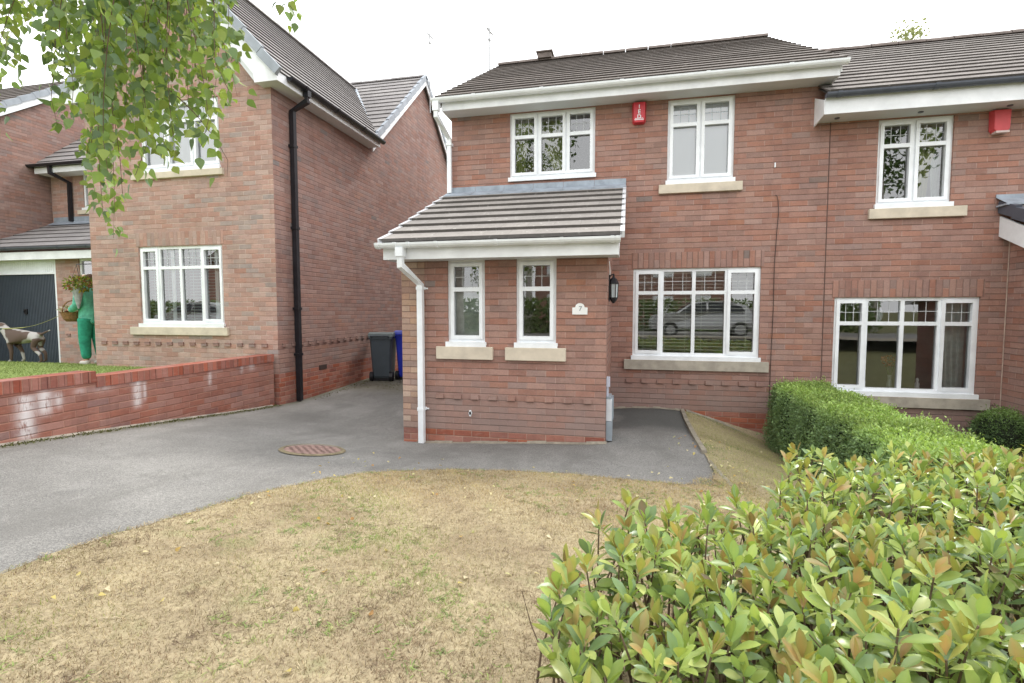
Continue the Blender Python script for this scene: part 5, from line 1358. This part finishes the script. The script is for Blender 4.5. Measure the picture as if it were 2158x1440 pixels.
birch = thing('birch_tree', (-3.9, .2, -1.02), 'birch tree whose drooping leafy twigs hang into the top left of the view', 'tree')
M['bark'] = simple('pale_birch_bark', (.42, .39, .35), .8, var=.45, scale=14, bump=.3); M['twig'] = simple('brown_twig', (.12, .075, .05), .8, var=.3, scale=30)
m = MB()
m.tube([(-3.9, .2, -1.15), (-3.88, .22, .2), (-3.8, .3, 1.4), (-3.75, .35, 2.6), (-3.7, .4, 4.2), (-3.72, .42, 6.0)], [.16, .13, .115, .10, .075, .03], 10)
m.build('trunk', M['bark'], birch, smooth=True)
m = MB()
m.tube([(-3.8, .3, 1.5), (-3.5, 1.0, 2.05), (-3.0, 1.8, 2.2), (-2.4, 2.15, 2.1), (-1.8, 2.25, 1.95), (-1.35, 2.3, 1.75)], [.055, .045, .036, .028, .018, .008], 8)
m.tube([(-3.0, 1.8, 2.2), (-2.9, 2.3, 2.2), (-2.4, 2.5, 2.15)], [.03, .02, .01], 6); m.tube([(-2.4, 2.15, 2.1), (-2.2, 1.8, 1.9), (-1.9, 1.7, 1.7)], [.02, .014, .008], 6)
m.tube([(-3.76, .34, 2.5), (-4.4, .9, 3.4), (-5.0, 1.2, 3.5)], [.05, .03, .01], 6); m.tube([(-3.72, .38, 3.4), (-3.0, -.3, 4.3), (-2.5, -.6, 4.3)], [.04, .025, .01], 6)
m.build('branches', M['bark'], birch, smooth=True)
tw = MB(); C_, A_, N_, L_, K_ = [], [], [], [], []
GREEN = [(.24, .35, .09), (.26, .37, .09), (.18, .28, .10), (.19, .28, .17), (.31, .40, .10), (.33, .41, .12), (.22, .32, .12)]
limb = [Vector(p) for p in ((-3.5, 1.0, 2.05), (-3.0, 1.8, 2.2), (-2.9, 2.3, 2.2), (-2.4, 2.5, 2.15), (-2.4, 2.15, 2.1), (-2.2, 1.8, 1.9), (-1.8, 2.25, 1.95), (-1.35, 2.3, 1.75), (-1.9, 1.7, 1.7))]
for si, s in enumerate(STRANDS):
    a, b = Vector(s[:3]), Vector(s[3:])
    near = min(limb, key=lambda p: (p - a).length)
    if si < len(STRANDS) - 1: tw.tube([near, near.lerp(a, .5) + Vector((0, 0, .04)), a], [.006, .004, .003], 4)
    pts = []
    for k in range(9):
        t = k / 8; p = a.lerp(b, t); p.x += .03 * math.sin(t * 4 + si); p.y += .03 * math.cos(t * 3 + si * 2); p.z += .05 * math.sin(math.pi * t)
        pts.append(p)
    pts[-1] = b
    tw.tube(pts, [.003 - .0018 * k / 8 for k in range(9)], 4)
    ln = (b - a).length; cnt = int(ln * 66) + 8
    if si == len(STRANDS) - 1: cnt = 12
    for k in range(cnt):
        t = .12 + .88 * (k + RNG.random()) / cnt; i0 = min(7, int(t * 8)); p = pts[i0].lerp(pts[i0 + 1], t * 8 - i0)
        sd = rand_unit(1)[0]; sd[2] -= .15; off = sd * RNG.uniform(.015, .075)
        C_.append(np.array(p) + off); d = sd * .6 + np.array([0, 0, -.75]) + RNG.normal(size=3) * .3; A_.append(d); N_.append(RNG.normal(size=3) + np.array([0, 0, .4]))
        L_.append(RNG.uniform(.034, .058)); K_.append(np.array(GREEN[RNG.integers(0, 7)]) * RNG.uniform(.7, 1.25))
n0 = len(C_)
for c, r, k in (((-3.75, .4, 5.3), (1.0, 1.0, 1.5), 2600), ((-4.9, 1.0, 3.4), (.8, .7, .8), 1300), ((-2.7, -.5, 4.2), (.8, .8, .8), 1300)):   # rest of the crown, out of view
    u = rand_unit(k) * (RNG.random((k, 1)) ** .4) * np.array(r)
    C_ += list(np.array(c) + u); A_ += list(rand_unit(k) + np.array([0, 0, -.6])); N_ += list(RNG.normal(size=(k, 3))); L_ += list(RNG.uniform(.05, .08, k)); K_ += list(np.array(GREEN)[RNG.integers(0, 7, k)])
L_ = np.array(L_)
V, F_, ix = leaves(np.array(C_), np.array(A_), np.array(N_), L_, L_ * RNG.uniform(.7, .85, len(L_)), [(0, .12), (.16, .85), (.34, 1.0), (.6, .68), (.85, .25), (1, .02)], .22, .18)
M['birch_leaf'] = leaf_mat('birch_leaf', .42, .5, .4)
np_mesh('foliage', V, F_, M['birch_leaf'], birch, np.array(K_)[ix], smooth=True)
tw.build('twigs', M['twig'], birch)

# ================================================================== tree showing over the right-hand ridge
ft = thing('distant_tree', (7.35, 16.0, -1.5), 'pale tree top showing just above the roof ridge of the right house', 'tree')
m = MB(); m.tube([(7.35, 16, -1.6), (7.3, 16, 3), (7.2, 16, 6.0), (7.15, 16, 7.4)], [.22, .16, .08, .012], 8)
for a, z in ((0, 3.4), (1.3, 4), (2.6, 4.4), (4, 5), (5.2, 5.4), (.6, 6)):
    m.tube([(7.25, 16, z), (7.25 + .5 * math.cos(a), 16 + .5 * math.sin(a), z + .5), (7.25 + .9 * math.cos(a), 16 + .9 * math.sin(a), z + 1.0)], [.05, .03, .008], 5)
m.build('trunk', M['bark'], ft)
C_, A_ = [], []
for k in range(34):
    t = RNG.random(); z = 3.0 + 4.55 * t; r = 1.15 * (1 - t) ** .8 + .08; a = RNG.random() * 6.28; rr = r * RNG.uniform(.5, 1)
    c = np.array([7.2 + rr * math.cos(a), 16 + rr * math.sin(a), z]); C_.append(c + RNG.normal(size=(46, 3)) * np.array([.18, .18, .16])); A_.append(rand_unit(46))
C_ = np.concatenate(C_); A_ = np.concatenate(A_); n = len(C_)
V, F_, ix = leaves(C_, A_, rand_unit(n), RNG.uniform(.08, .13, n), RNG.uniform(.05, .08, n), [(0, .1), (.4, 1), (1, .03)])
np_mesh('foliage', V, F_, M['leaf'], ft, (np.array([(.30, .34, .16), (.36, .39, .2), (.26, .30, .14)])[RNG.integers(0, 3, n)])[ix])

# ================================================================== grass blades and fallen leaves
def blades(name, poly, n, zf, h0, h1, w, palette, greens, mat, parent=None, bias=None):
    xs = [p[0] for p in poly]; ys = [p[1] for p in poly]
    x = RNG.uniform(min(xs), max(xs), n * 2); y = RNG.uniform(min(ys), max(ys), n * 2) if bias is None else bias(n * 2)
    k = in_poly(x, y, poly); x, y = x[k][:n], y[k][:n]; n = len(x)
    z = zf(x, y) + .004
    a = RNG.uniform(0, 6.283, n); lean = RNG.uniform(.4, 2.6, n); h = RNG.uniform(h0, h1, n) * (1 + .3 * patch(x, y, 2.5))
    d = np.stack([np.cos(a) * lean, np.sin(a) * lean, np.ones(n)], 1); d = unit(d)
    s = np.stack([-np.sin(a + RNG.normal(size=n) * .6), np.cos(a), np.zeros(n)], 1) * (w * RNG.uniform(.6, 1.3, n))[:, None]
    b = np.stack([x, y, z - .006], 1)
    V = np.stack([b - s, b + s, b + d * h[:, None]], 1).reshape(-1, 3)
    F = np.arange(3 * n).reshape(n, 3)
    pt_ = patch(x, y, 1.6, 1.0) + .6 * patch(x, y, 6.0, 3.0) + RNG.normal(size=n) * .35
    pal = np.array(palette); gr = np.array(greens)
    c = pal[RNG.integers(0, len(pal), n)] * RNG.uniform(.7, 1.2, (n, 1))
    g = pt_ > .85; c[g] = gr[RNG.integers(0, len(gr), g.sum())] * RNG.uniform(.8, 1.2, (g.sum(), 1))
    br_ = (pt_ < -.45); c[br_] *= np.array([.66, .60, .62]) if name == 'lawn_grass' else .88
    c *= (1 + .16 * patch(x, y, 3.4, 5.0))[:, None]
    if name == 'lawn_grass':      # yellower turf next to the tarmac; birch shade near the camera painted darker
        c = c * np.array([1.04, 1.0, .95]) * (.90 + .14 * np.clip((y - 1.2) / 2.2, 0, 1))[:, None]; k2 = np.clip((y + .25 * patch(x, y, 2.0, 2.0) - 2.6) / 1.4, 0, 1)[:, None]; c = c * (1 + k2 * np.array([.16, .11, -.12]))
    # greener close to the house wall and along the side strip
    o = np_mesh(name, V, F, mat, parent, np.repeat(c, 3, 0))
    return o
M['blade'] = leaf_mat('grass_blade', .8, .15, .1)
STRAW = [(.50, .415, .27), (.44, .36, .23), (.345, .275, .18), (.50, .43, .30), (.26, .20, .135), (.39, .34, .20), (.32, .29, .16)]
vis = [(p[0], p[1]) for p in LAWN if p[1] > 1.2 or p[0] < -1]
VIS = [(-2.72, .85)] + LAWN[1:13] + [(.80, 4.9), (.95, 4.9), (1.2, 3.9), (.4, 2.2), (.2, .85)]
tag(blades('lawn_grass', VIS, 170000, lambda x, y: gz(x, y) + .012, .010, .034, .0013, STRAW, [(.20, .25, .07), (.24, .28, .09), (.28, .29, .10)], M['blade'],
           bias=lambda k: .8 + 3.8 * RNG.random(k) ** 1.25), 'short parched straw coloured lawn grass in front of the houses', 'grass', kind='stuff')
SIDE = [(.815, 4.4), (.815, 7.62), (1.86, 7.62), (1.9, 4.0), (1.2, 3.6)]
tag(blades('side_grass', SIDE, 45000, lambda x, y: gz(x, y) + .012, .012, .030, .0014, [(.46, .44, .19), (.52, .47, .25), (.40, .41, .16), (.44, .43, .19)], [(.14, .22, .05), (.18, .26, .06)], M['blade']),
    'yellow green grass strip sloping between the path edging and the clipped hedge', 'grass', kind='stuff')
tag(blades('green_lawn_grass', [(-14.3, 3), (-5.6, 3), (-5.6, 6.9), (-9, 6.9), (-9, 8.8), (-14.3, 8.8)], 60000, yard_z, .02, .05, .004, [(.27, .35, .12), (.32, .40, .14), (.24, .31, .10), (.36, .43, .16)], [(.36, .40, .15)], M['blade']),
    'fresh green lawn grass behind the garden wall', 'grass', kind='stuff')
# longer dead tufts, green weeds and the ragged fringe over the tarmac
def tufts(name, label, cx, cy, per, spread, h0, h1, w, cols, flat):
    n = len(cx) * per; x = np.repeat(cx, per) + RNG.normal(size=n) * spread; y = np.repeat(cy, per) + RNG.normal(size=n) * spread
    a = RNG.uniform(0, 6.283, n); d = unit(np.stack([np.cos(a), np.sin(a), RNG.uniform(flat * .3, flat, n)], 1))
    V, F, ix = leaves(np.stack([x, y, gz(x, y) + .012], 1), d, np.array([0, 0, 1.0]) + rand_unit(n) * .3, RNG.uniform(h0, h1, n), w * RNG.uniform(.6, 1.3, n), [(0, .7), (.5, 1), (1, .05)], .3, .25)
    c = np.array(cols)[np.repeat(RNG.integers(0, len(cols), len(cx)), per)] * RNG.uniform(.75, 1.2, (n, 1))
    return tag(np_mesh(name, V, F, M['blade'], None, c[ix]), label, 'grass', kind='stuff')
def scatter(n, poly):
    xs = RNG.uniform(-2.7, 1.6, n * 6); ys = RNG.uniform(.9, 4.5, n * 6); k = in_poly(xs, ys, poly); return xs[k][:n], ys[k][:n]
cx, cy = scatter(620, VIS); tufts('dead_grass_tufts', 'flattened pale dead grass tufts scattered over the parched lawn', cx, cy, 16, .022, .02, .055, .0022, [(.50, .42, .28), (.44, .36, .23), (.34, .26, .17), (.22, .16, .11), (.54, .46, .33), (.19, .14, .10)], .5)
cx, cy = scatter(1300, VIS); k = patch(cx, cy, 2.1, 7.0) > .05; tufts('green_weeds', 'small green weeds and grass tufts in the parched lawn', cx[k], cy[k], 11, .016, .010, .034, .004, [(.22, .30, .09), (.28, .35, .12), (.20, .27, .10), (.32, .36, .14)], .9)
ex, ey = [], []
for p, q in zip(LW[1:-12], LW[2:-11]):
    if p[1] < 5.3 and p[0] < .82: ex += [p[0] + (q[0] - p[0]) * f for f in (.1, .4, .7)]; ey += [p[1] + (q[1] - p[1]) * f for f in (.1, .4, .7)]
ex, ey = np.array(ex) + RNG.normal(size=len(ex)) * .008, np.array(ey) + RNG.normal(size=len(ey)) * .008
tufts('lawn_edge_fringe', 'ragged dry grass fringe along the edge of the tarmac', ex, ey, 12, .016, .012, .04, .0024, [(.48, .40, .24), (.40, .32, .18), (.30, .23, .13), (.26, .29, .10), (.22, .16, .10)], .9)
# tufts at the ragged edge of the tarmac and along the wall foot
n = 2600; k = RNG.random(n)
xa = np.where(RNG.random(n) < .45, W0 + RNG.random(n) ** 2 * .12, np.where(RNG.random(n) < .5, LX + RNG.random(n) ** 2 * .25, -4.6 + RNG.normal(size=n) * .5))
ya = np.where(xa < W0 + .13, RNG.uniform(3, 6.9, n), np.where(xa < -5.0, RNG.uniform(7.6, 10.5, n), RNG.uniform(8.8, 10.5, n)))
pp = np.stack([xa, ya, gz(xa, ya)], 1); u = rand_unit(n) + np.array([0, 0, .6])
V, F_, ix = leaves(pp, u, rand_unit(n), RNG.uniform(.01, .028, n), RNG.uniform(.008, .016, n), [(0, .3), (.5, 1), (1, .1)])
tag(np_mesh('wall_foot_moss', V, F_, M['leaf'], None, (np.array([(.11, .12, .035), (.15, .15, .05), (.09, .10, .03)])[RNG.integers(0, 3, n)])[ix]), 'mossy weeds along the foot of the walls beside the drive', 'weeds', kind='stuff')
n = 190
x = RNG.uniform(-2.6, 2.0, n); y = RNG.uniform(1.4, 6.6, n)
y = np.where(x > .7, y, np.minimum(y, 1.4 + (y - 1.4) * .62)); hot = RNG.random(n) < .25
x = np.where(hot, .85 + RNG.normal(size=n) * .22, x); y = np.where(hot, RNG.uniform(4.2, 6.2, n), y)
p = np.stack([x, y, gz(x, y) + .026], 1); a = rand_unit(n) * np.array([1, 1, .25]); nr = unit(np.array([0, 0, 1.0]) + RNG.normal(size=(n, 3)) * .35)
V, F_, ix = leaves(p, a, nr, RNG.uniform(.02, .042, n), RNG.uniform(.014, .03, n), [(0, .12), (.25, .95), (.5, .85), (1, .03)], .4, .3)
cl = np.array([(.60, .50, .18), (.66, .58, .34), (.55, .38, .12), (.45, .25, .09), (.62, .60, .30), (.70, .62, .42)])
tag(np_mesh('fallen_leaves', V, F_, M['leaf'], None, (cl[RNG.integers(0, 6, n)])[ix]), 'scattered yellow fallen birch leaves on the lawn and path edge', 'leaves', kind='stuff')

# ================================================================== the other side of the street, seen mirrored in the windows
oh = thing('brick_house', (1.0, -22, -1), 'brick house across the street, seen only as a reflection in the windows', 'house')
m = MB(); m.box(-6, 7, -30, -22, -1.2, 4.0); m.build('wall', M['brick'], oh)
m = MB(); roof_slope(m, (7.4, -21.6, 4.0), (-6.4, -21.6, 4.0), (-6.4, -26, 6.8), (7.4, -26, 6.8)); m.build('roof', M['tile_brown'], oh)
for x_ in (-4.5, -1, 2.5, 5):
    for z_ in (-.2, 2.3):
        m = MB(); m.box(x_ - .7, x_ + .7, -22.0, -21.95, z_, z_ + 1.2); m.box(x_ - .6, x_ - .03, -21.95, -21.94, z_ + .1, z_ + 1.1); f_ = m.build('window', M['upvc'], oh)
oh2 = thing('brick_house', (-27, -22, -1), 'further brick house across the street to the left, seen only as a reflection', 'house')
m = MB(); m.box(-34, -19, -30, -22, -1.2, 4.0); m.build('wall', M['brick'], oh2)
m = MB(); roof_slope(m, (-18.6, -21.6, 4.0), (-34.4, -21.6, 4.0), (-34.4, -26, 6.8), (-18.6, -26, 6.8)); m.build('roof', M['tile_brown'], oh2)
for x_ in (-32, -28.5, -25, -21.5):
    for z_ in (-.2, 2.3):
        m = MB(); m.box(x_ - .7, x_ + .7, -22.0, -21.95, z_, z_ + 1.2); m.box(x_ - .6, x_ - .03, -21.95, -21.94, z_ + .1, z_ + 1.1); m.build('window', M['upvc'], oh2)
def far_tree(x, y, h, r, label):
    t_ = thing('street_tree', (x, y, -1.1), label, 'tree', 'trees across the street')
    m = MB(); m.tube([(x, y, -1.2), (x + .1, y, h * .4), (x, y, h * .9)], [.2, .14, .02], 8); m.build('trunk', M['bark'], t_)
    C_ = []
    for k in range(42):
        q = RNG.random(); zz = h * .25 + h * .75 * q; rr = r * (1 - q) ** .6 * RNG.random() ** .5 + .1; aa = RNG.random() * 6.28
        C_.append(np.array([x + rr * math.cos(aa), y + rr * math.sin(aa), zz - 1]) + RNG.normal(size=(45, 3)) * .35)
    C_ = np.concatenate(C_); n = len(C_)
    V, F_, ix = leaves(C_, rand_unit(n), rand_unit(n), RNG.uniform(.22, .4, n), RNG.uniform(.15, .25, n), [(0, .1), (.4, 1), (1, .03)])
    np_mesh('foliage', V, F_, M['leaf'], t_, (np.array([(.10, .18, .05), (.13, .22, .06), (.08, .14, .05)])[RNG.integers(0, 3, n)])[ix])
far_tree(-5.2, -15.5, 13.5, 3.7, 'tall tree across the street reflected in the upper window'); far_tree(13.2, -16, 13, 3.8, 'broad tree across the street to the right, seen in reflection')
far_tree(-12, -15, 7.5, 2.4, 'rounded tree across the street to the left, seen in reflection')
car = thing('parked_car', (-6.2, -6.6, -1.1), 'silver hatchback parked on the road, seen reflected in the lower windows', 'car')
M['carpaint'] = simple('silver_car_paint', (.50, .52, .53), .3, .4, var=.03); M['carglass'] = simple('dark_car_glass', (.02, .025, .03), .08, var=.05); M['tyre'] = simple('tyre_rubber', (.02, .02, .02), .8)
def prof(s):   # outline of the body along x
    return [(-2.05, .35), (-2.08, .62), (-1.95, .86), (-1.1, .98), (-.45, 1.42), (.75, 1.47), (1.55, 1.30), (1.95, .95), (2.05, .60), (2.0, .35)]
m = MB(); pr = prof(0); cx_, cy_, cz_ = -6.2, -6.6, -1.1; rr_ = []
for yy, sc, dz_ in ((-.86, .92, .0), (-.80, 1, 0), (.80, 1, 0), (.86, .92, 0)):
    rr_.append([(cx_ + x_ * (1 if abs(yy) < .85 else .985), cy_ + yy * (1 if z_ < 1.0 else .82), cz_ + z_) for x_, z_ in pr])
for A1, B1 in zip(rr_[:-1], rr_[1:]):
    for i in range(len(pr)): j = (i + 1) % len(pr); m.face([A1[i], A1[j], B1[j], B1[i]])
m.face(rr_[0]); m.face(rr_[-1][::-1]); m.build('body', M['carpaint'], car)
m = MB()
for s in (-1, 1):
    yy = cy_ + s * .86 * .82 + s * .09
    for q in ([(-.95, 1.0), (-.48, 1.36), (.08, 1.39), (.08, 1.0)], [(.16, 1.0), (.16, 1.39), (.75, 1.39), (1.35, 1.24), (1.5, 1.02)]): m.face([(cx_ + a, cy_ + s * (.875 - .16 * (z_ - .95) / .5), cz_ + z_) for a, z_ in q])
m.face([(cx_ - 1.09, cy_ - .7, cz_ + 1.02), (cx_ - 1.09, cy_ + .7, cz_ + 1.02), (cx_ - .5, cy_ + .62, cz_ + 1.42), (cx_ - .5, cy_ - .62, cz_ + 1.42)]); m.build('window', M['carglass'], car)
for wx_ in (-1.3, 1.3):
    for s in (-1, 1):
        m = MB(); m.prism([(cx_ + wx_ + .31 * math.cos(a), cz_ + .31 + .31 * math.sin(a)) for a in [2 * math.pi * k / 18 for k in range(18)]], 'y', cy_ + s * .68, cy_ + s * .88); wl = m.build('wheel', M['tyre'], car)
        m = MB(); m.prism([(cx_ + wx_ + .19 * math.cos(a), cz_ + .31 + .19 * math.sin(a)) for a in [2 * math.pi * k / 14 for k in range(14)]], 'y', cy_ + s * .86, cy_ + s * .89); m.build('rim', M['carpaint'], wl)
c2 = car.copy(); COL.objects.link(c2); c2.location.x += 14.2; c2['group'] = car['group'] = 'silver cars parked on the road'
c2['label'] = 'nearer silver hatchback on the road, mirrored in the middle house lower window'; car['label'] = 'further silver hatchback on the road, mirrored in the left house lower window'
for ch in list(car.children):
    d_ = ch.copy(); COL.objects.link(d_); d_.parent = c2
    for g_ in list(ch.children): h_ = g_.copy(); COL.objects.link(h_); h_.parent = d_
car.location.x -= 13.6; c2.location.x -= 5.0
fh = thing('street_hedge', (2, -13, -1.1), 'dark hedge across the street, seen reflected in the lower windows', 'hedge')
n = 20000; P_ = np.stack([RNG.uniform(-36, 12, n), -13 + RNG.normal(size=n) * .35, RNG.uniform(-1.1, .5, n)], 1)
V, F_, ix = leaves(P_, rand_unit(n), rand_unit(n), RNG.uniform(.15, .25, n), RNG.uniform(.1, .16, n), [(0, .1), (.4, 1), (1, .03)])
np_mesh('foliage', V, F_, M['leaf'], fh, (np.array([(.14, .22, .06), (.20, .28, .08)])[RNG.integers(0, 2, n)])[ix])

# ================================================================== daylight
SUN_EL, SUN_AZ = 52.0, 28.0        # high sun behind thin cloud, beyond the roofs to the right (azimuth from +Y towards +X)
wd = bpy.data.worlds.new('World'); SC.world = wd; wd.use_nodes = True
nt = wd.node_tree; nt.nodes.clear()
out = nt.nodes.new('ShaderNodeOutputWorld'); bg = nt.nodes.new('ShaderNodeBackground'); sky = nt.nodes.new('ShaderNodeTexSky')
sky.sky_type = 'NISHITA'; sky.sun_disc = False; sky.sun_elevation = math.radians(SUN_EL); sky.sun_rotation = math.radians(SUN_AZ); sky.air_density = 1.0; sky.dust_density = 2.0
tc = nt.nodes.new('ShaderNodeTexCoord'); nz = nt.nodes.new('ShaderNodeTexNoise'); nz.inputs['Scale'].default_value = 2.2; nz.inputs['Detail'].default_value = 5
nt.links.new(tc.outputs['Generated'], nz.inputs['Vector'])
cr = nt.nodes.new('ShaderNodeValToRGB'); cr.color_ramp.elements[0].position = .3; cr.color_ramp.elements[0].color = (.86, .86, .86, 1); cr.color_ramp.elements[1].position = .7; cr.color_ramp.elements[1].color = (.98, .98, .98, 1)
nt.links.new(nz.outputs[0], cr.inputs[0])
mx = nt.nodes.new('ShaderNodeMix'); mx.data_type = 'RGBA'; mx.inputs[7].default_value = (CLOUD * .99, CLOUD, CLOUD * 1.012, 1)
nt.links.new(cr.outputs[0], mx.inputs[0]); nt.links.new(sky.outputs[0], mx.inputs[6]); nt.links.new(mx.outputs[2], bg.inputs[0])
bg.inputs[1].default_value = .1
nt.links.new(bg.outputs[0], out.inputs[0])
sl_ = bpy.data.lights.new('sun', 'SUN'); sl_.energy = SUN_E; sl_.angle = math.radians(12); sl_.color = (1, .96, .90)
so = bpy.data.objects.new('sun', sl_); COL.objects.link(so)
el, az = math.radians(SUN_EL), math.radians(SUN_AZ)
so.rotation_euler = (-Vector((math.sin(az) * math.cos(el), math.cos(az) * math.cos(el), math.sin(el)))).to_track_quat('-Z', 'Y').to_euler()
so.location = (6, 12, 20)

# ================================================================== camera and output
cam = bpy.data.cameras.new('camera'); cam.sensor_width = 36; cam.lens = 36 * 1071.6 / 2158; cam.clip_start = .05; cam.clip_end = 2000
co = bpy.data.objects.new('camera', cam); COL.objects.link(co)
co.location = (0, 0, 0); co.rotation_euler = (math.radians(90 - 3.567), 0, math.radians(12.683))
SC.camera = co
SC.view_settings.view_transform = 'Standard'; SC.view_settings.look = 'None'; SC.view_settings.exposure = 0; SC.view_settings.gamma = 1
SC.render.engine = 'CYCLES'; SC.cycles.max_bounces = 8; SC.cycles.transparent_max_bounces = 16; SC.cycles.caustics_reflective = False; SC.cycles.caustics_refractive = False
